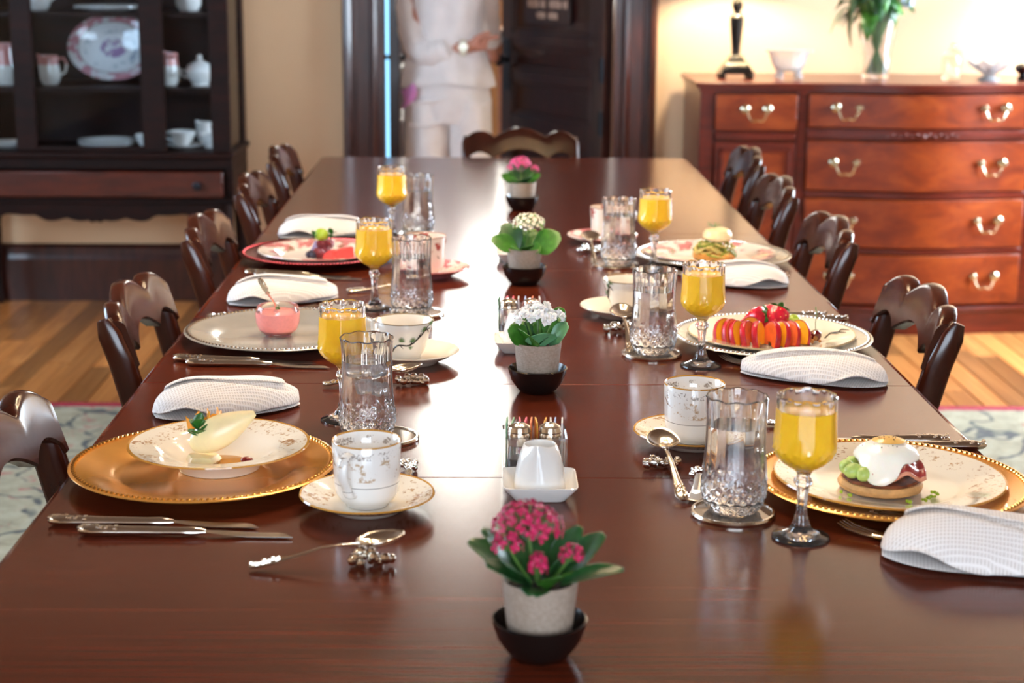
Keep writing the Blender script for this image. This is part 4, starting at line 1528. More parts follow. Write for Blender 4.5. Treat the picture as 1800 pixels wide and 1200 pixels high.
def tumbler(label, x, y, rz, ice=False, fill=.101, z0=0.0):
    t = thing('water_glass', label, 'glass', (x, y, TT + z0), rz)
    t_prof = [(0, .0), (.026, .0), (.0275, .0025)]
    zs = [.004 + .0024 * i for i in range(16)]

    def ro(z):
        if z < .026:
            return .0285 + .0095 * sin(z / .026 * pi / 2)
        return .038 - .0040 * (1 - cos(min(1, (z - .026) / .06) * pi)) / 2 + (.0020 * ((z - .086) / .05) ** 2 if z > .086 else 0)
    body = t_prof + [(ro(z), z) for z in zs] + [(ro(z), z) for z in (.046, .054, .062, .070, .078, .086, .096, .106, .116, .124, .130, .1335)] + [(ro(.134) - .0012, .135)]
    inner = [(ro(.134) - .0028, .1338), (ro(.12) - .003, .12), (ro(.10) - .003, .10), (ro(.08) - .0032, .08), (ro(.06) - .0034, .06), (ro(.045) - .0036, .045), (ro(.03) - .0048, .03), (.029, .016), (.022, .0105), (0, .0095)]
    no = len(body)

    def mod(th, r, z, i):
        if i >= no or r < .02 or z < .003:
            return (r, z)
        if z < .041:                     # cut diamonds
            p, q = th * 10 / (2 * pi) * 1.6, z / .0125
            a = abs(((p + q) % 1) - .5) * 2
            b = abs(((p - q) % 1) - .5) * 2
            return (r - .0021 * max(a, b) + .0008, z)
        k = facet(th, 10)
        am = .0013 if z < .128 else .0006
        return (r - am * (1 - (1 - k) ** 2) * .9, z + (.0008 * cos(th * 10) if z > .13 else 0))
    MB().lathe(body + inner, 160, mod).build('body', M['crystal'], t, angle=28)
    e = .0003
    wp = [(0, .0096), (.022 + e, .0106), (.029 + e, .0161), (ro(.03) - .0048 + e, .03), (ro(.045) - .0036 + e, .045), (ro(.06) - .0034 + e, .06), (ro(.08) - .0032 + e, .08)]
    if fill > .1:
        wp.append((ro(.10) - .003 + e, .10))
    wp += [(ro(fill) - .003 + e, fill), (0, fill)]
    MB().lathe(wp, 64).build('water', M['water'], t, angle=50)
    if ice:
        rs = random.Random(5)
        for k, (ix, iy, iz) in enumerate(((.010, -.008, fill - .010), (-.012, .004, fill - .012), (.006, .012, fill - .014), (-.004, -.006, fill - .034), (.010, .006, fill - .040))):
            q = MB().box((0, 0, 0), (.019, .017, .016))
            c = q.build('ice_cube', ICE, t, bevel=.004, segs=3)
            c.location = (ix, iy, iz)
            c.rotation_euler = (rs.uniform(0, 1.5), rs.uniform(0, 1.5), rs.uniform(0, 1.5))
    return t


ICE = plain('frosted_ice', srgb(246, 246, 250), .18, vary=.0, trans=.82, ior=1.31)


def goblet(label, x, y, rz, fill=.146):
    t = thing('juice_goblet', label, 'goblet', (x, y, TT), rz)

    def ro(z):
        if z < .104:
            u = (z - .078) / .026
            return .009 + .0255 * sin(max(0, u) * pi / 2) ** .8
        return .0345 - .0022 * sin(min(1, (z - .104) / .052) * pi / 2) + (.0008 if z > .158 else 0)
    foot = [(0, .0006), (.020, .0), (.0305, .0), (.0318, .0014), (.0310, .0030), (.022, .0058), (.014, .0095), (.0105, .015), (.0085, .021), (.0062, .030), (.0055, .040), (.0060, .050), (.0072, .056), (.0065, .058), (.0095, .0615), (.0108, .065), (.0095, .0685), (.0070, .0715), (.0085, .075)]
    nf = len(foot)
    bowl = [(ro(z), z) for z in (.079, .082, .0855, .089, .0925, .096, .0995, .103, .108, .114, .122, .130, .138, .146, .152, .157, .1605)] + [(ro(.16) - .001, .1622)]
    nb = nf + len(bowl)
    inn = [(ro(.16) - .0024, .1610), (ro(.15) - .0026, .15), (ro(.13) - .0027, .13), (ro(.112) - .003, .112), (ro(.10) - .0045, .10), (.017, .091), (.009, .0865), (0, .0855)]

    def mod(th, r, z, i):
        if r < .003 or i >= nb:
            return (r, z)
        if i < nf:
            if z > .01:
                return (r * (1 - .14 * facet(th, 6)), z)
            return (r, z)
        if z < .113:
            p, q = th * 10 / (2 * pi) * 1.6, z / .0115
            a = abs(((p + q) % 1) - .5) * 2
            b = abs(((p - q) % 1) - .5) * 2
            k = min(1, (z - .079) / .012)
            return (r - (.0020 * max(a, b) - .0006) * k, z)
        k = facet(th, 10)
        return (r - .0011 * (1 - (1 - k) ** 2), z + (.0007 * cos(th * 10) if z > .158 else 0))
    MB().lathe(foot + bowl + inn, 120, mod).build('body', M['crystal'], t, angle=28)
    # the juice shows right out to the outside of the clear wall
    jl = [(0, .0792), (.010, .0795)] + [(ro(z) + .0002, z) for z in (.082, .0855, .089, .0925, .096, .0995, .103, .108, .114, .122, .130, .138, fill)] + [(ro(fill) - .0027, fill + .0003), (ro(fill) - .004, fill - .0003), (0, fill - .0004)]

    def jmod(th, r, z, i):
        return mod(th, r, z, nf) if 1 < i < len(jl) - 3 else (r, z)
    MB().lathe(jl, 120, jmod).build('orange_juice', M['juice'], t, angle=28)
    return t


def coaster(label, x, y, dark=False):
    t = thing('coaster', label, 'coaster', (x, y, TT + .0004))
    MB().lathe([(.0435, 0), (.048, 0), (.0485, .003), (.047, .0055), (.0445, .0055), (.0435, .003), (.0435, 0)], 56).build('rim', M['silver'], t)
    MB().lathe([(0, .0005), (.0434, .0005), (.0434, .0035), (0, .0035)], 56).build('disc', plain('coaster_glass', srgb(150, 138, 128), .05, .6, vary=.12, scale=40), t)


CO = .0043
tumbler('water glass with ice behind the near left coffee cup', -.147, 2.118, .1, True, z0=CO, fill=.105)
coaster('silver rimmed coaster under the iced water glass on the left', -.128, 2.123)
tumbler('cut crystal water glass behind the branch painted cup', -.121, 2.905, .4, z0=CO)
coaster('silver rimmed coaster under the second left water glass', -.112, 2.908)
tumbler('farthest water glass on the left, partly behind a pink cup', -.142, 3.76, .2, z0=CO)
coaster('coaster under the farthest left water glass', -.142, 3.76)
tumbler('nearest cut crystal water glass on the right, on a coaster', .290, 1.828, .15, z0=CO)
coaster('round silver rimmed coaster under the nearest right water glass', .289, 1.822)
tumbler('second cut crystal water glass on the right', .276, 2.61, .32, z0=CO)
coaster('round coaster under the second right water glass', .274, 2.607)
tumbler('farthest cut crystal water glass on the right', .283, 3.40, .0, z0=CO)
coaster('round coaster under the farthest right water glass', .279, 3.395)
goblet('orange juice goblet behind the iced water glass on the left', -.186, 2.215, 0)
goblet('orange juice goblet beside the berry plate on the left', -.190, 2.955, .2)
goblet('farthest orange juice goblet on the left', -.198, 3.715, .1)
goblet('nearest orange juice goblet on the right, before the egg dish', .352, 1.745, .12)
goblet('orange juice goblet before the sliced peach plate', .343, 2.534, .3)
goblet('farthest orange juice goblet on the right', .352, 3.36, .0)


# ---------------------------------------------------------------- napkins
def napkin(label, x, y, rz, L=.205, flip=1, seed=0, Wd=.062, H=.034):
    t = thing('napkin', label, 'napkin', (x, y, TT + .0006), rz)
    rs = random.Random(seed)
    ph = rs.uniform(0, 6)

    def hwid(u):                                 # leaf outline with rounded ends; u = 0 is the turned-over end
        e = abs(2 * u - 1)
        return Wd * (.12 + .88 * max(0, 1 - e ** 2.3) ** .62) * (1 - .22 * u)

    def hgt(u):
        return H * max(0, 1 - abs(2 * u * .96 - 1) ** 3.0) ** .5 * (1 - .28 * u)

    def lift(u):                                 # the front edge stands off the lower layer near the turned-over end
        return .019 * math.exp(-((u - .17) / .15) ** 2) + .004 * math.exp(-((u - .78) / .2) ** 2)

    def outer(u, v):
        s = v * 2 - 1
        w, h = hwid(u), hgt(u)
        z = h * max(0, 1 - abs(s) ** 2.6) ** .55
        k = sin(pi * u)
        z -= .018 * k * math.exp(-((s - (.30 - .95 * u)) / .14) ** 2)
        z += .0030 * k * math.exp(-((s - (.05 - .95 * u)) / .16) ** 2)
        z += .0016 * k * sin(s * 7 + u * 5 + ph)
        fr = max(0, -s)
        z = max(z, lift(u) * fr ** 2) + .004
        y = w * s - (.004 * fr ** 6 * (1 if u < .5 else .4))
        return ((u - .5) * L, y * flip, z)
    MB().grid(outer, 48, 40).build('upper_fold', M['napkin'], t, solid=.0026, sub=1)

    # lower layer: flat, running back under the turned-over end
    def inner(u, v):
        a = 2 * pi * v
        w = hwid(.02 + .95 * u) * (.93 + .04 * sin(u * 9))
        return ((u - .5) * L * .985, w * cos(a) * flip, .0032 + .0026 * sin(a))
    MB().grid(inner, 30, 24, wrap=True).build('lower_fold', M['napkin'], t)

    # loose middle layer whose edge shows along the top crease
    def flap(u, v):
        uu = .10 + .80 * u
        s0 = .34 - .95 * uu
        s = s0 + (.97 - s0) * v
        w, h = hwid(uu), hgt(uu)
        z = h * max(0, 1 - abs(s) ** 2.6) ** .55 + .0082 + .0014 * sin(u * 7 + ph) - .005 * v ** 3
        return ((uu - .5) * L, w * s * flip, max(.004, z))
    MB().grid(flap, 34, 14).build('middle_fold', M['napkin'], t, solid=.0022, sub=1)
    return t


napkin('folded white waffle napkin behind the pear dessert', -.353, 2.262, R(22), .205, 1, 1, .060, .045)
napkin('folded white napkin behind the pink yogurt glass', -.363, 3.025, R(21), .205, 1, 2, .060, .045)
napkin('folded white napkin behind the berry plate', -.357, 3.765, R(19), .205, 1, 3, .060, .044)
napkin('folded white waffle napkin at the lower right corner of the view', .538, 1.672, R(-14), .225, 1, 4, .062, .052)
napkin('folded white waffle napkin before the peach plate on the right', .503, 2.456, R(180 - 22), .220, -1, 5, .056, .042)
napkin('folded cream napkin before the pasta and egg plate', .495, 3.205, R(180 - 14), .205, -1, 6, .058, .042)


# ---------------------------------------------------------------- cutlery
def handle_orn(par, xs, mat, w=.006, zc=.0045):
    q = MB()
    rs = random.Random(len(xs) * 3)
    for x in xs:
        for k in range(3):
            q.ball((x + rs.uniform(-.003, .003), rs.uniform(-w, w) * .8, zc + .0022 + rs.uniform(-.0008, .001)), (.0030, .0022, .0021), 6, 4)
    q.build('handle_ornament', mat, par, kind='stuff')


def knife(label, x, y, rz, L=.236, grp=None):
    t = thing('table_knife', label, 'knife', (x, y, TT + .0004), rz, grp)
    h = L * .56
    q = MB()
    st = [(-L / 2, .003), (-L / 2 + .004, .0062), (-L / 2 + .015, .0082), (-L / 2 + .03, .0076), (-L / 2 + .06, .0066), (-L / 2 + h - .02, .0058), (-L / 2 + h - .006, .0066), (-L / 2 + h, .0050), (-L / 2 + h + .008, .0036)]
    q.tube([(a, 0, .0052) for a, r in st], [r for a, r in st], 12, flat=.78)
    q.build('handle', M['silver'], t)
    handle_orn(t, [-L / 2 + .004 + .0045 * k for k in range(9)], M['silver'], .0066, .0070)
    b = MB()
    x0 = -L / 2 + h + .004
    n = 12
    vs = []
    for i in range(n + 1):
        u = i / n
        xx = x0 + (L / 2 - x0) * u
        w0 = .0035 + .0055 * min(1, u * 3.5)
        tipk = max(0, (u - .82) / .18)
        yb = -w0 + .0005
        yt = w0 * .55 - (w0 * 1.45) * tipk ** 2.2
        zz = .0052 - .0030 * min(1, u * 2)
        tk = .0011 * (1 - .5 * u)
        vs += [(xx, yb, zz - .0002), (xx, yt, zz - tk), (xx, yt, zz + tk), (xx, yb, zz + .0002)]
    fs = [(4 * i + k, 4 * i + (k + 1) % 4, 4 * i + 4 + (k + 1) % 4, 4 * i + 4 + k) for i in range(n) for k in range(4)] + [(3, 2, 1, 0), tuple(4 * n + k for k in range(4))]
    b.add(vs, fs).build('blade', M['silver'], t, angle=30)
    return t


def fork(label, x, y, rz, L=.195, grp=None, tip=.010):
    """tines at +x, raised tips"""
    t = thing('table_fork', label, 'fork', (x, y, TT + .0004), rz, grp)
    q = MB()
    a = -L / 2
    st = [(a, .004, .0030), (a + .008, .0085, .0032), (a + .03, .0080, .0036), (a + .06, .0052, .0048), (a + .09, .0032, .0072), (a + .115, .0034, .0068), (a + .128, .0075, .0045), (a + .138, .0108, .0036), (a + .148, .0112, .0034)]
    q.tube([(p[0], 0, p[2]) for p in st], [p[1] for p in st], 12, flat=.26)
    q.build('handle', M['silver'], t)
    handle_orn(t, [a + .006 + .005 * k for k in range(8)], M['silver'], .006, .0032)
    for k in range(4):
        yy = -.0092 + .00613 * k
        MB().tube([(a + .144, yy, .0034), (a + .160, yy * 1.02, .0036), (a + .178, yy, .0056), (L / 2, yy * .97, tip)], [.0021, .0019, .0017, .0009], 8, flat=.7).build('tine', M['silver'], t)
    return t


def spoon(label, x, y, rz, L=.165, tilt=0.0, z=0.0, bw=.0185, bl=.052, grp=None, name='spoon'):
    """bowl at +x"""
    t = thing(name, label, 'spoon', (x, y, TT + .0006 + z), rz, grp)
    t.rotation_euler = (0, tilt, rz)
    a = -L / 2
    n = L - bl
    q = MB()
    st = [(a, .0035, .0030), (a + .008, .0080, .0033), (a + .022, .0072, .0036), (a + n * .40, .0044, .0048), (a + n * .7, .0028, .0090), (a + n * .93, .0026, .0075), (a + n + .004, .004, .0050)]
    q.tube([(p[0], 0, p[2]) for p in st], [p[1] for p in st], 12, flat=.32)
    q.build('handle', M['silver'], t)
    handle_orn(t, [a + .005 + .0045 * k for k in range(7)], M['silver'], .006, .0034)

    def bowl(u, v):
        s = v * 2 * pi
        r = u
        cx = a + n + bl / 2
        px = cx + r * bl / 2 * cos(s)
        wv = bw * (1 + .16 * cos(s + pi))
        py = r * wv * sin(s)
        return (px, py, .0012 + .0078 * r ** 2.4)
    MB().grid(bowl, 8, 36, wrap=True).build('bowl', M['silver'], t, solid=.0012, angle=60)
    return t


def rest(label, x, y, rz, s=1.0):
    t = thing('cutlery_rest', label, 'rest', (x, y, TT + .0004), rz)
    q = MB()
    rs = random.Random(int(x * 1000) + 77)
    for k in range(26):
        u = rs.uniform(-1, 1)
        rr = (.0022 + .0026 * rs.random()) * s
        q.ball((u * .017 * s, rs.uniform(-.007, .007) * s, rr + rs.uniform(0, .005) * s * (1 - abs(u) * .5)), rr, 7, 5)
    q.build('scrollwork', M['silver'], t, kind='stuff')
    return t


knife('nearest table knife at the lower left, tip furthest right', -.321, 1.742, R(-1))
knife('table knife beside the gold charger, handle nearest the left edge', -.362, 1.774, R(-1.2))
knife('nearer of the two knives before the silver yogurt charger', -.342, 2.516, R(-3.5), .225)
knife('farther of the two knives before the silver yogurt charger', -.366, 2.543, R(-3.5), .225)
knife('nearer of the two knives before the red charger', -.337, 3.238, R(-5), .215)
knife('farther of the two knives before the red charger', -.360, 3.268, R(-7), .215)
fork('fork half hidden under the napkin and pear plate on the left', -.372, 2.128, R(23), .225)
fork('fork under the napkin behind the yogurt charger', -.385, 2.905, R(20), .2)
rest('ornate silver rest under the near left spoon', -.113, 1.655, R(12), 1.4)
spoon('silver spoon leaning on an ornate rest before the near left cup', -.157, 1.652, R(10), .165, R(-8), .0118)
rest('ornate silver rest behind the iced water glass', -.100, 2.41, R(12), 1.3)
spoon('silver spoon leaning on a rest before the branch painted saucer', -.158, 2.405, R(11), .15, R(-8), .011)
spoon('silver spoon before the far left pink cup', -.175, 3.135, R(22), .165)
t = thing('butter_spreader', 'ornate silver butter spreader behind the near left saucer', 'spreader', (-.087, 1.955, TT + .0006), R(90))
MB().tube([(-.040, 0, .004), (-.008, 0, .004), (.004, 0, .005), (.012, 0, .006), (.022, 0, .0055)], [.0055, .0050, .0055, .0045, .004], 10, flat=.5).build('handle', M['silver'], t)
q = MB()
rs = random.Random(4)
for k in range(26):
    q.ball((.022 + rs.uniform(-.004, .022), rs.uniform(-.0095, .0095), .0055 + rs.uniform(-.001, .003)), rs.uniform(.002, .0038), 7, 5)
q.build('handle_ornament', M['silver'], t, kind='stuff')
MB().prism([(-.068, -.006), (-.062, -.017), (-.045, -.016), (-.038, -.006), (-.038, .006), (-.064, .010)], .003, .0045, 'z').build('blade', M['silver'], t, smooth=False, bevel=.0004)
spoon('silver spoon with round bowl beside the near right coffee cup', .231, 1.945, R(95), .165, R(-13), .018, .0205, .050)
t = thing('butter_spreader', 'ornate silver butter spreader behind the near right water glass', 'spreader', (.262, 1.930, TT + .0006), R(80))
MB().tube([(-.04, 0, .004), (-.008, 0, .004), (.012, 0, .006), (.026, 0, .005)], [.0055, .005, .0045, .004], 10, flat=.5).build('handle', M['silver'], t)
q = MB()
for k in range(22):
    q.ball((.026 + rs.uniform(-.004, .022), rs.uniform(-.009, .009), .005 + rs.uniform(-.001, .0025)), rs.uniform(.002, .0036), 7, 5)
q.build('handle_ornament', M['silver'], t, kind='stuff')
MB().prism([(-.075, -.005), (-.06, -.010), (-.04, -.007), (-.04, .006), (-.07, .009)], .003, .0045, 'z').build('blade', M['silver'], t, smooth=False, bevel=.0004)
fork('nearer fork with tines showing left of the lower right napkin', .475, 1.712, R(180 - 40), .19)
fork('farther fork with one tine tip showing left of the lower right napkin', .520, 1.765, R(180 - 40), .17)
knife('nearer of the two knives behind the egg dish charger', .548, 2.088, R(180), .215)
knife('farther of the two knives behind the egg dish charger', .508, 2.116, R(180), .215)
fork('nearer fork half under the napkin before the peach plate', .452, 2.505, R(180 - 42), .19)
fork('farther fork half under the napkin before the peach plate', .486, 2.548, R(180 - 40), .17)
knife('nearer of the two knives behind the peach plate', .535, 2.872, R(180 - 5), .215)
knife('farther of the two knives behind the peach plate', .505, 2.902, R(180 - 5), .215)
spoon('silver spoon beside the second right tea cup', .240, 2.700, R(91), .185, R(-12), .0185, .021, .056)
spoon('silver spoon beside the far right pink cup', .234, 3.475, R(90), .185, R(-12), .0185, .021, .056)
fork('fork showing left of the napkin before the pasta plate', .44, 3.240, R(180 - 55), .18)
knife('knife beside the pasta plate, handle at the table edge', .515, 3.268, R(180), .19)
spoon('small silver spoon handle behind the near right coffee cup', .352, 2.196, R(176), .13, 0, 0, .014, .04)
rest('ornate silver rest propping the round spoon beside the near right cup', .226, 2.000, R(0), 1.2)
rest('ornate silver rest propping the spoon beside the second right tea cup', .239, 2.768, R(0), 1.6)
rest('ornate silver rest propping the spoon beside the far right pink cup', .234, 3.543, R(0), 1.6)

# ================================================================== CENTRE ROW: potted plants
def leaf_mesh(L, Wd, curl, cup_, seed):
    rs = random.Random(seed)
    q = MB()

    def fn(u, v):
        s = v * 2 - 1
        w = Wd * (sin(pi * (u * .90 + .05)) ** .75) * (.55 + .45 * min(1, u * 2.2))
        w *= 1 + .035 * cos(u * 40) * min(1, u * 3)
        return (s * w, L * u * (1 - .12 * curl * u), L * (-.28 * curl * u * u) + cup_ * s * s * w + .0012 * cos(s * 3) * u)
    return q.grid(fn, 16, 6)


def floret(q, c, r, nrm, pet=4, rs=None, full=False):
    n = Vector(nrm).normalized()
    a = n.cross(Vector((.3, .5, .8))).normalized()
    b = n.cross(a)
    c = Vector(c)
    layers = ((1, 0), (.72, .5), (.45, .9)) if full else ((1, 0),)
    for sc, lift in layers:
        m = pet + (1 if full else 0)
        for k in range(m):
            th = 2 * pi * k / m + (rs.random() * .8) + lift * 2
            d = a * cos(th) + b * sin(th)
            e = a * -sin(th) + b * cos(th)
            t = c + d * r * sc + n * r * (.25 + lift * .55)
            m1 = c + d * r * sc * .6 + e * r * sc * .48 + n * r * (.16 + lift * .5)
            m2 = c + d * r * sc * .6 - e * r * sc * .48 + n * r * (.16 + lift * .5)
            q.add([tuple(c), tuple(m1), tuple(t), tuple(m2), tuple(c + d * r * sc * .55 + n * r * (.3 + lift * .55))], [(0, 1, 4), (1, 2, 4), (2, 3, 4), (3, 0, 4)])


def kalanchoe(label, bowl_label, x, y, leaves, heads, zr=.066, seed=1, roll=40):
    """leaves: (azimuth deg, pitch deg, L, W, curl, cup, base r, base z, mat); heads: (x,y,z,R,count,floret r,mat,full,buds)"""
    b = MB().lathe([(0, .002), (.021, .002), (.022, 0), (.025, 0), (.031, .007), (.0385, .018), (.0425, .031), (.0435, .0355), (.0415, .0365), (.0395, .031), (.0355, .018), (.029, .0095), (0, .008)], 48).build('pot_bowl', M['black'], angle=60)
    tag(b, bowl_label, 'bowl').location = (x, y, TT + .0004)
    t = thing('potted_kalanchoe', label, 'plant', (x, y, TT + .0004 + .0085))
    MB().lathe([(0, 0), (.0265, 0), (.0280, .002), (.0345, zr), (.0332, zr), (.0318, zr - .004), (.0300, zr - .009), (0, zr - .009)], 56).build('pot', M['pot'], t, angle=50)
    rs = random.Random(seed)
    s = MB()
    s.grid(lambda u, v: (.0301 * u * cos(v * 2 * pi), .0301 * u * sin(v * 2 * pi), zr - .0085 + .004 * (1 - u * u)), 5, 20, wrap=True)
    s.build('soil', M['soil'], t)
    for i, (az, pit, L, Wd, cu, cp, br, bz, mt) in enumerate(leaves):
        o = leaf_mesh(L, Wd, cu, cp, i).build('leaf', M[mt], t, solid=.0014, sub=1)
        a = R(az)
        o.location = (br * cos(a), br * sin(a), zr - .006 + bz)
        o.rotation_euler = (Matrix.Rotation(a - pi / 2, 3, 'Z') @ Matrix.Rotation(R(pit), 3, 'X') @ Matrix.Rotation(R(roll) * cos(a), 3, 'Y')).to_euler()
    st = MB()
    for (hx, hy, hz, HR, cnt, fr, mt, full, buds) in heads:
        q, bd = MB(), MB()
        st.tube([(hx * .2, hy * .2, zr - .008), (hx * .7, hy * .7, zr + (hz - zr) * .5), (hx, hy, hz)], [.0018, .0016, .0012], 6)
        for k in range(cnt):
            ph = math.acos(1 - (k + .5) / cnt * 1.15)
            th = k * 2.39996 + seed
            d = Vector((sin(ph) * cos(th), sin(ph) * sin(th), cos(ph)))
            c = Vector((hx, hy, hz)) + Vector((d.x * HR[0], d.y * HR[0], d.z * HR[1])) * rs.uniform(.9, 1.05)
            st.tube([(hx, hy, hz - .004), tuple(c)], [.0008, .0006], 4)
            floret(q, c, fr * rs.uniform(.85, 1.15), d, 4, rs, full)
            if buds and k % 2 == 0:
                d2 = (d + Vector((rs.uniform(-.5, .5), rs.uniform(-.5, .5), -.5))).normalized()
                bd.ball(tuple(Vector((hx, hy, hz)) + Vector((d2.x * HR[0], d2.y * HR[0], d2.z * HR[1])) * .95), .0026, 6, 5)
        q.build('flower_cluster', M[mt], t, smooth=False, kind='stuff')
        if buds:
            bd.build('flower_buds', M['bud'], t, kind='stuff')
    st.build('stems', M['stem'], t)
    return t


kalanchoe('nearest potted kalanchoe with magenta flowers and leaves darkened as if backlit, at the bottom of the view', 'black bowl under the nearest magenta flowered pot', .055, 1.425,
          [(178, 62, .066, .017, .5, .25, .016, 0, 'leafdark'), (168, 38, .062, .018, .4, .3, .016, .004, 'leafdark'), (200, 40, .050, .017, .5, .2, .012, 0, 'leafdark'), (6, 55, .062, .019, .5, .2, .018, .002, 'leafdark'),  # nearly all leaves take the dark green to imitate backlight
           (-12, 28, .064, .012, .6, .4, .018, 0, 'leafdark'), (-62, 48, .040, .019, .6, .2, .014, 0, 'leaf'), (-100, 20, .034, .014, .6, .2, .014, 0, 'leafdark'), (30, 62, .056, .015, .5, .2, .012, .004, 'leafdark'),
           (120, 60, .05, .016, .5, .2, .012, 0, 'leafdark'), (75, 55, .05, .016, .5, .2, .012, 0, 'leafdark'), (-140, 52, .046, .015, .5, .2, .012, 0, 'leafdark'), (150, 68, .052, .013, .5, .2, .01, .004, 'leafdark'), (-35, 66, .044, .014, .5, .2, .008, .004, 'leafdark')],
          [(-.012, .004, .112, (.030, .022), 46, .0062, 'magenta', False, False), (-.030, -.006, .098, (.013, .008), 12, .0056, 'magenta', False, False), (.027, -.016, .092, (.010, .010), 12, .0056, 'magenta', False, False), (-.003, -.026, .084, (.007, .014), 12, .0055, 'magenta', False, False)], .066, 1, 15)
kalanchoe('potted kalanchoe with white double flowers in a pale ribbed pot, mid table', 'black bowl under the white flowered pot', .084, 2.375,
          [(-122, 62, .036, .027, .5, .15, .020, 0, 'leaf'), (-82, 66, .032, .024, .5, .15, .020, 0, 'leafblue'), (-165, 50, .040, .022, .5, .15, .016, .002, 'leaf'), (-28, 56, .046, .021, .5, .1, .018, .002, 'leafblue'), (20, 66, .058, .018, .4, .1, .012, .004, 'leaf'),
           (160, 52, .044, .020, .6, .2, .012, 0, 'leafdark'), (100, 62, .046, .020, .6, .2, .012, 0, 'leafdark'), (60, 62, .046, .020, .6, .2, .012, 0, 'leaf'), (-60, 58, .028, .014, .6, .2, .012, 0, 'leafdark')],
          [(.003, -.010, .104, (.013, .009), 5, .0115, 'whitepetal', True, True), (.021, -.006, .100, (.010, .008), 4, .0115, 'whitepetal', True, True), (-.018, -.004, .102, (.013, .009), 7, .009, 'whitepetal', True, True), (.0, .014, .108, (.016, .009), 7, .009, 'whitepetal', True, True)], .066, 2, 50)
kalanchoe('potted kalanchoe with big bright green leaves and a cream flower dome', 'black bowl under the cream flowered pot', .085, 3.20,
          [(-18, 34, .070, .030, .5, .12, .012, 0, 'leaf'), (-38, 20, .03, .016, .5, .2, .01, 0, 'leaf'), (160, 60, .062, .026, .5, .2, .012, 0, 'leafdark'), (195, 30, .062, .021, .5, .3, .012, 0, 'leaf'), (-120, 30, .038, .015, .6, .2, .012, 0, 'leaf'),
           (60, 55, .05, .018, .5, .2, .012, 0, 'leaf'), (110, 60, .05, .018, .5, .2, .012, 0, 'leafdark'), (-80, 40, .034, .015, .6, .2, .012, 0, 'leaf')],
          [(.008, .002, .108, (.030, .020), 44, .0058, 'cream', False, True)], .062, 3, 58)
kalanchoe('farthest potted kalanchoe with pink flowers', 'black bowl under the farthest pink flowered pot', .104, 4.17,
          [(190, 38, .050, .020, .6, .2, .012, 0, 'leaf'), (-70, 46, .042, .020, .7, .2, .012, 0, 'leafdark'), (-15, 48, .044, .018, .7, .2, .012, 0, 'leaf'), (140, 55, .045, .018, .6, .2, .012, 0, 'leafdark'), (-120, 40, .038, .018, .6, .2, .012, 0, 'leaf'), (60, 55, .05, .017, .5, .2, .012, 0, 'leafdark')],
          [(-.006, .0, .106, (.024, .018), 34, .0062, 'pink', False, False), (.030, -.004, .094, (.008, .008), 8, .0056, 'pink', False, False), (-.032, -.004, .096, (.006, .005), 5, .0056, 'pink', False, False)], .062, 4)


# ================================================================== creamers, caddies
def creamer(label, dish_label, x, y):
    q = MB()
    r0, r1 = .030, .044

    def sq(r, z, e):
        return [(math.copysign(abs(cos(2 * pi * k / 32)) ** e, cos(2 * pi * k / 32)) * r, math.copysign(abs(sin(2 * pi * k / 32)) ** e, sin(2 * pi * k / 32)) * r, z) for k in range(32)]
    rows = [sq(.0295, .0, .28), sq(.0305, .001, .28), sq(.0435, .0185, .22), sq(.0440, .0200, .22), sq(.0428, .0205, .22), sq(.0295, .0055, .28), sq(.015, .005, .3)]
    vs = [p for r in rows for p in r]
    fs = [(i * 32 + j, i * 32 + (j + 1) % 32, (i + 1) * 32 + (j + 1) % 32, (i + 1) * 32 + j) for i in range(6) for j in range(32)] + [tuple(range(32)), tuple(range(192, 224))]
    o = q.add(vs, fs).build('square_dish', M['white'], angle=50)
    tag(o, dish_label, 'dish').location = (x, y, TT + .0004)
    t = thing('creamer', label, 'creamer', (x, y, TT + .0004 + .0062), R(-100))

    def sp(th, r, z, i):
        k = max(0, cos(th)) ** 10
        zz = max(0, (z - .035) / .02)
        return (r * (1 + .30 * k * zz), z + .004 * k * zz)
    MB().lathe([(0, .001), (.0275, .001), (.0290, 0), (.0305, .003), (.0300, .012), (.0280, .028), (.0240, .044), (.0195, .0555), (.0182, .0560), (.0175, .0545), (.022, .043), (.026, .028), (.0275, .012), (.026, .005), (0, .004)], 56, sp).build('body', M['white'], t, angle=60)
    return t


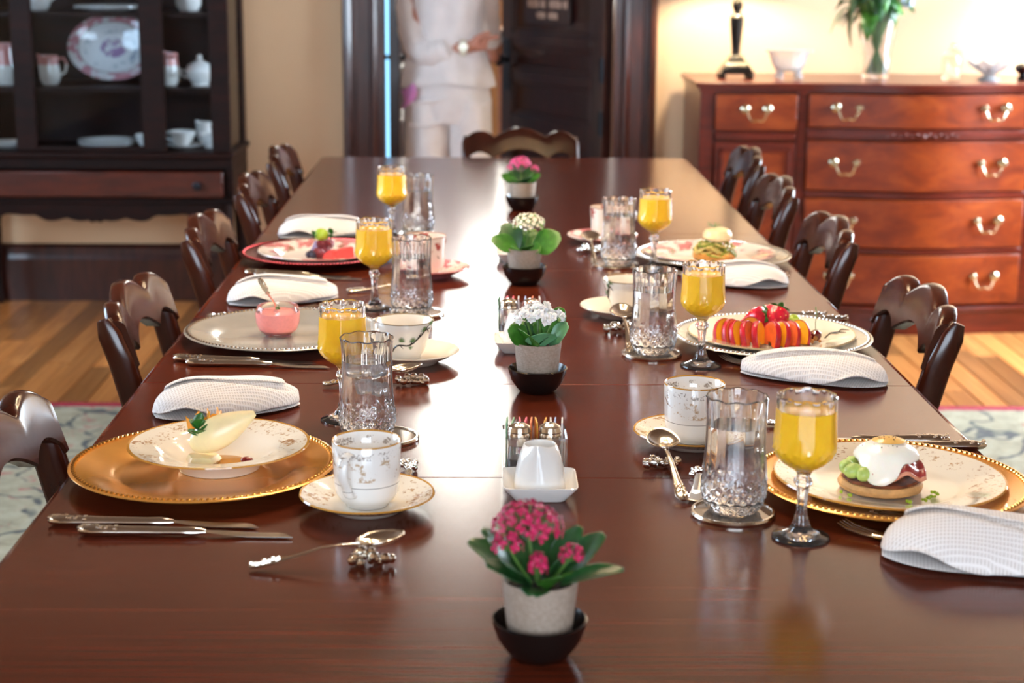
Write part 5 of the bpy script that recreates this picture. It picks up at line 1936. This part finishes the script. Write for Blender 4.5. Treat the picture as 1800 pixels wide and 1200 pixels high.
def caddy(label, x, y, packs, near):
    t = thing('glass_caddy', label, 'caddy', (x, y, TT + .0004))
    w, d, h = .039, .030, .052
    q = MB()
    q.box2((-w, -d, 0), (w, d, .004))
    for a, b in (((-w, -d), (-w + .0025, d)), ((w - .0025, -d), (w, d)), ((-w + .0026, -d), (w - .0026, -d + .0025)), ((-w + .0026, d - .0025), (w - .0026, d))):
        q.box2((a[0], a[1], .0041), (b[0], b[1], h))
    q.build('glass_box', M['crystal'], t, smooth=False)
    for s, what in ((-1, 'left'), (1, 'right')):
        k = thing('shaker', '%s glass shaker with domed silver cap in the %s' % (what, near), 'shaker', (x + s * .0185, y - .010, TT + .0004 + .0046))
        MB().lathe([(0, 0), (.0125, 0), (.0148, .003), (.0152, .012), (.0140, .030), (.0126, .036), (.0110, .036), (.0118, .030), (.0128, .012), (.0120, .004), (0, .003)], 24, lambda th, r, z, i: (r * (1 - .035 * facet(th, 8)), z)).build('body', M['crystal'], k, angle=30)
        MB().lathe([(0, .0032), (.0120, .0042), (.0127, .012), (.0125, .018), (0, .018)], 20).build('contents', M['salt'] if s > 0 else M['pepper'], k)
        MB().lathe([(.0132, .0345), (.0140, .036), (.0138, .040), (.0146, .0415), (.0146, .048), (.0140, .0505), (.0148, .052), (.0128, .0575), (.0075, .061), (0, .062)], 28).build('cap', M['silver'], k)
        ho = MB()
        for j in range(7):
            a = 2 * pi * j / 6
            rr = 0 if j == 6 else .006
            ho.ball((rr * cos(a), rr * sin(a), .0612 if j < 6 else .0621), (.0008, .0008, .0004), 6, 4)
        ho.build('holes', M['lampblack'], k)
    n = len(packs)
    rs = random.Random(n)
    for i, (cn, col) in enumerate(packs):
        o = MB().prism([(-.0145, 0), (.0145, 0), (.0150, .028), (.0145, .058), (-.0140, .0585), (-.0150, .028)], -.0009, .0009, 'y').build('sugar_packet', PK[col], smooth=False)
        for vtx in o.data.vertices:
            if vtx.co.z > .05:
                vtx.co.y += .0012 * sin(vtx.co.x * 400)
        xx = x - w + .0052 + (2 * w - .0104) * i / max(1, n - 1)
        o.location = (xx, y + .0150, TT + .0004 + .0046)
        o.rotation_euler = (rs.uniform(-.04, .04), 0, pi / 2 + rs.uniform(-.10, .10))
        tag(o, '%s sugar packet standing behind the shakers in the %s' % (cn, near), 'packet', 'sugar packets in the %s' % near)
    return t


M['salt'] = plain('salt', srgb(238, 236, 232), .9, vary=.02)
M['pepper'] = plain('pepper', srgb(86, 70, 58), .9, vary=.3, scale=500)
PK = {k: plain('paper_' + k, c, .6, vary=.02) for k, c in dict(green=srgb(110, 160, 120), pink=srgb(236, 96, 120), yellow=srgb(224, 164, 48), white=srgb(236, 232, 230), blue=srgb(150, 170, 214), orange=srgb(232, 130, 80)).items()}
creamer('white tapered cream jug with pinched spout on the near square dish', 'white square dish under the near cream jug', .071, 1.892)
caddy('near glass caddy holding two shakers and sugar packets', .067, 1.978, [('leftmost green', 'green'), ('second green', 'green'), ('left pink', 'pink'), ('middle pink', 'pink'), ('orange', 'orange'), ('left yellow', 'yellow'), ('right yellow', 'yellow'), ('left white', 'white'), ('blue', 'blue'), ('rightmost white', 'white')], 'near caddy')
creamer('cream jug half hidden behind the white flowered pot', 'white square dish half hidden behind the white flowered pot', .066, 2.640)
caddy('second glass caddy behind the white flowers, with two shakers', .066, 2.738, [('green', 'green'), ('left pink', 'pink'), ('right pink', 'pink'), ('left white', 'white'), ('blue', 'blue'), ('orange', 'orange'), ('right white', 'white')], 'second caddy')
creamer('cream jug behind the cream flowered pot', 'white square dish behind the cream flowered pot', .076, 3.455)
caddy('farthest glass caddy, almost hidden by the cream flowered plant', .076, 3.545, [('green', 'green'), ('pink', 'pink'), ('white', 'white')], 'farthest caddy')

# ================================================================== FOOD
F = {}
F['pear'] = plain('poached_pear', srgb(248, 224, 172), .28, vary=.04, scale=40, sss=.3)
F['syrup'] = plain('amber_syrup', srgb(232, 168, 70), .06, vary=.03, trans=.5, ior=1.4)
F['orange'] = plain('orange_peel', srgb(244, 164, 46), .45, vary=.06)
F['red'] = plain('red_berry', srgb(130, 22, 26), .3, vary=.2, scale=200, coat=.3)
F['straw'] = plain('strawberry_red', srgb(206, 34, 56), .25, vary=.12, scale=120, coat=.4, sss=.1)
F['cherry'] = plain('dark_cherry', srgb(96, 10, 22), .1, vary=.05, coat=.6)
F['peach'] = plain('peach_flesh', srgb(252, 176, 42), .32, vary=.04, scale=40, sss=.25)
F['peachin'] = plain('peach_inner_flesh', srgb(238, 112, 60), .32, vary=.1, scale=60, sss=.2)
F['peachskin'] = plain('peach_skin', srgb(178, 20, 40), .3, vary=.15, scale=50)
F['granola'] = plain('granola', srgb(182, 122, 62), .8, vary=.2, scale=200, bump=.3)
F['melon'] = plain('watermelon_flesh', srgb(240, 84, 80), .3, vary=.06, scale=90, sss=.25)
F['blue'] = plain('blueberry', srgb(42, 32, 52), .4, vary=.1)
F['muffin'] = plain('muffin_crust', srgb(206, 156, 98), .75, vary=.14, scale=60, bump=.4)
F['muffintop'] = plain('toasted_brown', srgb(122, 64, 32), .8, vary=.3, scale=80, bump=.5)
F['bacon'] = plain('bacon', srgb(134, 50, 46), .35, vary=.3, scale=50, bump=.3)
F['baconfat'] = plain('bacon_fat', srgb(206, 138, 110), .35, vary=.1, scale=50)
F['egg'] = plain('egg_white', srgb(250, 244, 230), .22, vary=.02, sss=.3)
F['yolk'] = plain('egg_yolk', srgb(248, 194, 108), .25, vary=.05, scale=30, sss=.2)
F['eggcream'] = plain('creamy_poached_egg', srgb(250, 226, 176), .25, vary=.03, sss=.3)
F['avo'] = plain('avocado', srgb(176, 198, 104), .4, vary=.1, scale=80, sss=.2)
F['pasta'] = plain('herbed_pasta', srgb(206, 190, 110), .4, vary=.12, scale=60)
F['pesto'] = plain('green_pesto', srgb(116, 138, 40), .5, vary=.25, scale=200)
F['toast'] = plain('golden_toast', srgb(214, 152, 76), .7, vary=.12, scale=60, bump=.3)
F['pepper'] = plain('pepper_specks', srgb(70, 50, 36), .8, vary=.1)
F['petal'] = plain('lilac_petal', srgb(206, 196, 236), .5, vary=.05)


def food(o, label, cat, loc=None, rot=None):
    tag(o, label, cat)
    if loc:
        o.location = loc
    if rot:
        o.rotation_euler = rot
    return o


def sprig(name, label, loc, rz, mat, n=5, L=.018, Wd=.008):
    t = thing(name, label, 'herb', loc, rz)
    st = MB().tube([(0, 0, 0), (.002, 0, .006), (.001, .001, .014)], [.0009, .0008, .0006], 5)
    st.build('stem', M['stem'], t)
    for k in range(n):
        q = MB()
        q.grid(lambda u, v: ((v * 2 - 1) * Wd * sin(pi * (u * .92 + .04)) ** .8 * (1 + .12 * cos(u * 26)), L * u, .25 * L * u - .4 * L * u * u + .12 * abs(v * 2 - 1) * Wd), 10, 4)
        o = q.build('leaf', mat, t, solid=.0005)
        o.location = (.001, 0, .005 + .0025 * k)
        o.rotation_euler = Euler((R(28 + 9 * k), 0, k * 2.2))
    return t


# --- pear dessert
bx, by = -.321, 1.985
food(MB().lathe([(0, .0002), (.028, .0002), (.0295, .0012), (.026, .0022), (0, .0026)], 40, lambda th, r, z, i: (r * (1 + .06 * sin(th * 3)), z)).build('syrup_pool', F['syrup']), 'pool of amber syrup under the pear in the soup plate', 'syrup', (bx, by, SOZ + .0003))


def pear_fn(u, v):
    # length along x: stem end at +x; u around (0..1), v along
    Lr = .088
    x = Lr * v
    r = .0205 * sin(pi * min(1, v * .80 + .20) * .5 + pi * .0) if False else .0215 * (sin(pi * (v * .93 + .035)) ** .62) * (1 - .52 * v)
    a = 2 * pi * u
    y = r * cos(a)
    z = r * 1.25 * sin(a)
    if y > .004:
        y = .004 + (y - .004) * .05
    return (x, y, z)


pq = MB().grid(lambda u, v: pear_fn(v, u), 26, 28, wrap=True)
po = food(pq.build('pear_wedge', F['pear'], angle=50), 'pale poached pear wedge leaning up out of the soup plate', 'pear', (bx - .032, by - .012, SOZ + .0245), (R(-22), R(-27), R(6)))
food(MB().lathe([(0, 0), (.018, 0), (.021, .004), (.017, .010), (0, .012)], 20, lambda th, r, z, i: (r * (1 + .1 * sin(th * 5)), z)).build('pear_half', F['pear']), 'rounded pear half lying under the leaning pear wedge', 'pear', (bx - .018, by - .012, SOZ + .0032))
for k, (dx, dy, dz, a) in enumerate(((-.016, .012, .045, .4), (-.006, .016, .049, 1.3), (-.024, .014, .041, 2.6))):
    q = MB().grid(lambda u, v: ((u - .5) * .030, .006 * sin(u * 7), (v - .3) * .016 + .004 * cos(u * 6) + (.004 if int(u * 7) % 2 else 0) * v), 14, 4)
    food(q.build('orange_peel_curl', F['orange'], solid=.0014), ('front', 'topmost', 'left')[k] + ' curl of orange peel on the pear dessert', 'orange peel', (bx + dx, by + dy - .010, SOZ + dz), (0, .2, a))
sprig('mint_sprig', 'dark green mint sprig on the pear dessert', (bx - .022, by - .020, SOZ + .034), 1.0, M['herb'], 6, .017, .0085)
food(MB().ball((0, 0, .0042), (.008, .0062, .0042), 10, 8).build('red_currant', F['red']), 'small dark red berry in the syrup right of the pear', 'berry', (bx + .036, by - .014, SOZ + .0035))

# --- pink yogurt
yg = thing('yogurt_glass', 'small clear glass bowl of pink yogurt on the silver charger', 'glass', (-.336, 2.722, CZ + .0004))
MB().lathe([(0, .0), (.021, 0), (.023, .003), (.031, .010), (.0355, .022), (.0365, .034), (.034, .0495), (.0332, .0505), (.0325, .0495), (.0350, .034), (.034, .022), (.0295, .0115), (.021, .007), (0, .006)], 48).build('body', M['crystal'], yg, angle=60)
MB().lathe([(0, .0065), (.0255, .0068), (.0312, .0102), (.0357, .0221), (.0367, .034), (.0364, .0395), (.0345, .0396), (0, .0392)], 40).build('yogurt', M['yogurt'], yg, angle=50)
ts = spoon('small spoon standing in the pink yogurt', -.345, 2.712, 0, .10, name='teaspoon', bw=.010, bl=.028)
ts.rotation_euler = (0, R(64), R(38))
ts.location = (-.347, 2.709, CZ + .054)
sprig('mint_sprig', 'tiny green mint leaf on the pink yogurt', (-.333, 2.707, CZ + .0398), .5, M['herb'], 2, .010, .004)

# --- egg dish (right)
ex, ey = .474, 1.897
mu = thing('english_muffin', 'round toasted muffin base under the egg', 'muffin', (ex, ey, PZ + .0006))
MB().lathe([(0, 0), (.042, 0), (.048, .003), (.0495, .008), (.047, .0125), (.040, .0130), (0, .0130)], 48, lambda th, r, z, i: (r * (1 + .012 * sin(th * 7)), z)).build('crust', F['muffin'], mu)
MB().lathe([(.0440, .0128), (.0448, .0136), (.043, .0158), (.02, .0165), (0, .0165)], 40, lambda th, r, z, i: (r * (1 + .02 * sin(th * 9)), z)).build('toasted_top', F['muffintop'], mu)
ax = .0006 + .0166
rs = random.Random(9)
avs = [(-.036, -.014, .012), (-.040, .004, .011), (-.030, .018, .011), (-.026, -.024, .011), (.036, .014, .010), (.030, .026, .009), (-.033, -.002, .010)]
nm = ['front left', 'left', 'back left', 'lower front left', 'right', 'back right', 'inner left']
for (dx, dy, r), n_ in zip(avs, nm):
    q = MB().ball((0, 0, 0), (r, r * .85, r * .75), 10, 8)
    food(q.build('avocado_piece', F['avo']), n_ + ' piece of mashed avocado under the egg', 'avocado', (ex + dx, ey + dy, PZ + ax + r * .75), (rs.uniform(-.3, .3), rs.uniform(-.3, .3), rs.uniform(0, 3)))
for k, (dx, dy, dz, a, L) in enumerate(((.014, -.024, .0075, -.12, .062), (.020, -.006, .0085, .25, .058))):
    t = thing('bacon_strip', ('front curled bacon strip hanging under the egg', 'second bacon strip folded under the egg')[k], 'bacon', (ex + dx, ey + dy, PZ + ax + dz), a)
    fn = lambda u, v, L=L: ((u - .5) * L, (v - .5) * .022 + .004 * sin(u * 8), .005 * sin(u * 11 + 1) + .006 * sin(v * 3.1) + .004 * u)
    MB().grid(fn, 24, 8).build('lean', F['bacon'], t, solid=.0024)
    MB().grid(lambda u, v, L=L: fn(u, -.12 + v * .14), 24, 3).build('fat', F['baconfat'], t, solid=.0026)
eg = thing('fried_egg', 'white poached egg with peppered top draped over bacon', 'egg', (ex + .006, ey + .004, PZ + ax))


def eggf(u, v):
    a = 2 * pi * v
    r = u
    rx, ry = .0365, .034
    front = max(0, cos(a - R(-112))) ** 5
    k = 1 + .34 * front * (r > .55) * (r - .55) / .45 + .07 * sin(a * 3 + .6) * r
    z = .024 + .024 * sqrt(max(0, 1 - (r / 1.02) ** 2.4)) - .020 * max(0, r - .78) / .22 * front * 1.1
    return (rx * r * k * cos(a), ry * r * k * sin(a), z - .010)


MB().grid(eggf, 20, 64, wrap=True).build('egg_white', F['egg'], eg, solid=.005, sub=1)
MB().grid(lambda u, v: (.020 * u * cos(2 * pi * v) + .003, .017 * u * sin(2 * pi * v) + .004, .0400 + .0045 * (1 - u * u)), 8, 30, wrap=True).build('egg_yolk', F['yolk'], eg, sub=1)
sp_ = MB()
for k in range(34):
    a, r = rs.uniform(0, 2 * pi), .030 * sqrt(rs.random())
    u = r / .04
    sp_.ball((r * cos(a), r * .9 * sin(a), .0172 + .024 * sqrt(max(0, 1 - u ** 2.4)) + (.0052 if r < .018 else .0)), rs.uniform(.0004, .0009), 5, 4)
sp_.build('pepper_specks', F['pepper'], eg, kind='stuff')
for k, (dx, dy) in enumerate(((.052, -.038), (.060, -.030), (.045, -.045), (.058, -.022), (.018, -.058), (-.045, -.036), (-.052, -.022), (.038, -.052))):
    q = MB()
    for j in range(3):
        q.ball((rs.uniform(-.003, .003), rs.uniform(-.002, .002), .0012), rs.uniform(.0014, .0026), 7, 5)
    food(q.build('herb_bit', M['green']), ('right', 'far right', 'front right', 'upper right', 'front middle', 'left', 'far left', 'lowest right')[k] + ' bit of chopped green herb on the egg plate', 'herb', (ex + dx, ey + dy, PZ + .0022))

# --- peach plate
fx, fy = .478, 2.69


def peach(name, label, x, y, rz, lean, L=.047, H=.040):
    t = thing('peach_slice', label, 'peach', (x, y, PZ + .0008), 0)
    t.rotation_euler = Euler((lean, 0, rz), 'XYZ')
    n = 18
    outer = [(-L / 2 * cos(pi * i / n), H * sin(pi * i / n) ** .85) for i in range(n + 1)]
    inner = [(L * .17 * cos(pi * i / 8), H * .12 * sin(pi * i / 8)) for i in range(9)]
    q = MB()
    m = len(outer)
    # wedge: thick at the skin, thin at the core line
    vs = []
    for (x_, z_) in outer:
        vs += [(x_ * .965, -.0048, z_ * .965), (x_ * .965, .0048, z_ * .965)]
    for (x_, z_) in outer:
        vs += [(x_ * .30, -.0016, z_ * .16), (x_ * .30, .0016, z_ * .16)]
    fs = []
    for i in range(m - 1):
        a, b = 2 * i, 2 * i + 2
        c, d = 2 * m + 2 * i, 2 * m + 2 * i + 2
        fs += [(a, b, d, c), (a + 1, c + 1, d + 1, b + 1), (a, a + 1, b + 1, b), (c, d, d + 1, c + 1)]
    q.add(vs, fs).build('flesh', F[name], t, angle=40)
    sk = MB()
    vs = []
    for (x_, z_) in outer:
        vs += [(x_ * .965, -.0050, z_ * .965), (x_ * .99, -.0030, z_ * .995), (x_ * .99, .0030, z_ * .995), (x_ * .965, .0050, z_ * .965)]
    fs = [(4 * i + k, 4 * i + k + 1, 4 * i + k + 5, 4 * i + k + 4) for i in range(m - 1) for k in range(3)]
    sk.add(vs, fs).build('skin', F['peachskin'], t, solid=.0008, angle=60)
    return t


pos = [('peach', 'leftmost yellow peach slice on the fruit plate', -.064, -.030, 24, -.45), ('peachin', 'second peach slice from the left, red skin forward', -.052, -.036, 38, -.35), ('peach', 'third peach slice from the left, lying flatter', -.040, -.044, 44, -.45),
       ('peachin', 'fourth peach slice from the left', -.026, -.048, 56, -.3), ('peach', 'middle peach slice standing upright', -.010, -.052, 62, -.2), ('peachin', 'peach slice right of the upright one', .006, -.052, 112, .2),
       ('peach', 'third peach slice from the right', .020, -.050, 120, .3), ('peachin', 'second peach slice from the right, red edged', .036, -.046, 134, .4), ('peach', 'rightmost yellow peach slice on the fruit plate', .054, -.038, 146, .5), ('peach', 'yellow peach slice standing behind the others', -.022, -.018, 8, -.2)]
for nm_, lb, dx, dy, rz, ln in pos:
    peach(nm_, lb, fx + dx * .92 - .016, fy + dy + .004, R(rz), ln)


def strawberry(label, x, y, z, rot, s=1.0):
    t = thing('strawberry', label, 'strawberry', (x, y, z))
    t.rotation_euler = Euler(rot)
    MB().lathe([(0, -.020 * s), (.006 * s, -.017 * s), (.012 * s, -.006 * s), (.0155 * s, .006 * s), (.0145 * s, .013 * s), (.008 * s, .016 * s), (0, .016 * s)], 22).build('fruit', F['straw'], t)
    sd = MB()
    for k in range(40):
        a = k * 2.4
        u = (k + .5) / 40
        zz = -.017 + .028 * u
        rr = .006 + .0098 * sin(min(1, u * 1.15) * pi / 2)
        sd.ball((rr * s * cos(a), rr * s * sin(a), zz * s), .0007 * s, 5, 4)
    sd.build('seeds', F['yolk'], t, kind='stuff')
    for k in range(6):
        q = MB().grid(lambda u, v: ((v * 2 - 1) * .0035 * s * sin(pi * (u * .9 + .06)), .014 * s * u, .004 * s * sin(u * 3) - .001), 6, 3)
        o = q.build('sepal', M['herb'], t, solid=.0004)
        o.location = (0, 0, .0162 * s)
        o.rotation_euler = (R(10 + 12 * (k % 2)), 0, k * pi / 3)
    return t


strawberry('strawberry lying left at the back of the peach plate', fx - .024, fy + .018, PZ + .026, (R(60), 0, R(50)), 1.4)
strawberry('strawberry with green sepals resting against the peach slices', fx + .006, fy + .006, PZ + .028, (R(-48), R(20), R(-10)), 1.4)
strawberry('pink cut strawberry at the back of the fruit pile', fx + .002, fy + .032, PZ + .040, (R(100), 0, R(20)), .9)
gq = MB().ball((0, 0, 0), (.024, .015, .015), 16, 12)
food(gq.build('green_grape', M['green']), 'long green grape beside the strawberry on the peach plate', 'grape', (fx + .040, fy + .012, PZ + .0170), (0, R(-14), R(-25)))
food(MB().ball((0, 0, 0), (.014, .013, .013), 14, 10).build('green_grape', M['green']), 'second green grape behind the long green grape', 'grape', (fx + .042, fy + .036, PZ + .0215))
q = MB()
for k in range(46):
    a, r = rs.uniform(0, 2 * pi), rs.random()
    q.ball((.022 * r * cos(a), .014 * r * sin(a), .003 + .009 * (1 - r) * rs.random()), rs.uniform(.002, .0038), 6, 5)
food(q.build('granola', F['granola']), 'small heap of crumbly granola beside the cherry', 'granola', (fx + .056, fy - .022, PZ + .0008))['kind'] = 'stuff'
ch_ = thing('cherry', 'dark red cherry with upright stem on the peach plate', 'cherry', (fx + .070, fy - .014, PZ + .0008))
MB().lathe([(0, 0), (.006, .001), (.0102, .008), (.0098, .014), (.005, .0178), (0, .0165)], 24).build('fruit', F['cherry'], ch_)
MB().tube([(0, 0, .0165), (-.001, 0, .030), (.0005, .002, .045), (-.001, .004, .056)], [.0007, .0006, .0006, .0011], 6).build('stem', M['stem'], ch_)

# --- pasta plate (right, far)
gx, gy = .486, 3.445
food(MB().lathe([(0, 0), (.040, 0), (.044, .003), (.044, .011), (.040, .013), (0, .013)], 40, lambda th, r, z, i: (r * (1 + .02 * sin(th * 5)), z)).build('toast_round', F['toast']), 'round golden toast under the herbed pasta', 'toast', (gx, gy, PZ + .0006))
q, q2 = MB(), MB()
for k in range(40):
    a0 = rs.uniform(0, 2 * pi)
    r0 = rs.uniform(.012, .042)
    z0 = PZ + .0175 + rs.uniform(0, .016)
    pts = []
    for j in range(9):
        aa = a0 + j * .28
        rr = r0 + .006 * sin(j * 1.2 + k)
        drop = -.010 * max(0, (rr - .036) / .01)
        pts.append((gx + rr * cos(aa), gy + rr * sin(aa), z0 + .003 * sin(j * 1.7 + k) + drop))
    (q if k % 3 else q2).tube(pts, .0019, 6)
ps = thing('pasta_nest', 'nest of herbed pasta on round toast', 'pasta', (gx, gy, PZ + .0140))
o = q.build('noodles', F['pasta'], ps, kind='stuff')
o.location = (-gx, -gy, -(PZ + .0140))
o = q2.build('green_noodles', F['pesto'], ps, kind='stuff')
o.location = (-gx, -gy, -(PZ + .0140))
food(MB().lathe([(0, 0), (.024, 0), (.030, .006), (.030, .014), (.025, .022), (.014, .0265), (0, .0275)], 32, lambda th, r, z, i: (r * (1 + .03 * sin(th * 3)), z)).build('poached_egg', F['eggcream']), 'smooth poached egg sitting on the pasta nest', 'egg', (gx + .006, gy, PZ + .0385))
t = thing('dill_sprig', 'feathery green dill sprig on top of the poached egg', 'herb', (gx - .002, gy - .002, PZ + .0662))
q = MB()
for k in range(16):
    a = rs.uniform(0, 2 * pi)
    q.tube([(0, 0, 0), (.007 * cos(a), .005 * sin(a), .003), (.016 * cos(a), .010 * sin(a), .003 + rs.uniform(0, .010))], [.0006, .0005, .0004], 4)
q.build('fronds', M['herb'], t)

# --- berry plate (left, far)
hx, hy = -.335, 3.46
for k, (dx, dy, w, nm_) in enumerate(((.050, -.030, .046, 'larger watermelon slice right of the berries'), (.022, -.038, .026, 'smaller watermelon piece touching the berries'))):
    t = thing('watermelon_piece', nm_, 'watermelon', (hx + dx, hy + dy, PZ + .0008), R(8 if k == 0 else -10))
    q = MB().prism([(-w / 2, 0), (w / 2, 0), (w / 2 - .002, .024), (-w * .2, .018), (-w / 2 + .002, .012)] if k == 0 else [(-w / 2, 0), (w / 2, 0), (w / 2 - .003, .020), (-w * .3, .012)], -.010, .010, 'y')
    q.build('flesh', F['melon'], t, smooth=False, bevel=.002)


def raspberry(label, x, y, z):
    q = MB()
    for i in range(6):
        zz = -.008 + .0032 * i
        rr = .0085 * sqrt(max(.08, 1 - (zz / .0098) ** 2))
        m = max(4, int(rr * 1100))
        for j in range(m):
            a = 2 * pi * (j + .5 * (i % 2)) / m
            q.ball((rr * cos(a), rr * sin(a), zz), .0025, 6, 5)
    food(q.build('raspberry', F['red']), label, 'raspberry', (x, y, z))


for dx, dy, z, lb in ((-.002, -.022, .010, 'left raspberry of the pile on the far left plate'), (.014, -.018, .011, 'right raspberry of the pile on the far left plate'), (.004, -.012, .026, 'top left raspberry of the pile on the far left plate'), (.020, -.010, .027, 'top right raspberry of the pile on the far left plate'), (.010, -.004, .012, 'back raspberry of the pile on the far left plate'), (.003, -.036, .009, 'front raspberry of the pile on the far left plate')):
    raspberry(lb, hx + dx, hy + dy, PZ + z)
for dx, dy, lb in ((-.020, -.034, 'left blueberry beside the raspberries'), (-.010, -.040, 'front blueberry beside the raspberries'), (-.017, -.020, 'back blueberry beside the raspberries')):
    food(MB().lathe([(0, 0), (.005, .0012), (.0075, .007), (.006, .0125), (.0028, .0138), (.002, .0130), (0, .0130)], 16).build('blueberry', F['blue']), lb, 'blueberry', (hx + dx, hy + dy, PZ + .0008))
food(MB().ball((0, 0, 0), (.016, .012, .013), 14, 10).build('lime_wedge', M['green']), 'bright lime green fruit piece on top of the raspberries', 'lime', (hx + .004, hy - .010, PZ + .046))
sprig('mint_sprig', 'green leaf sprig right of the lime piece on the berries', (hx + .024, hy - .012, PZ + .034), .3, M['herb'], 5, .014, .006)
sprig('mint_sprig', 'green leaf sprig left of the lime piece on the berries', (hx - .009, hy - .016, PZ + .034), 2.3, M['herb'], 4, .013, .005)
q = MB().grid(lambda u, v: ((v - .5) * .012 * (1.2 - u * .5), .003 * sin(v * 3), .030 * u), 6, 4)
food(q.build('lilac_petal', F['petal'], solid=.0008), 'pale lilac flower petal standing left of the raspberries', 'petal', (hx - .016, hy - .012, PZ + .004), (0, R(22), 0))
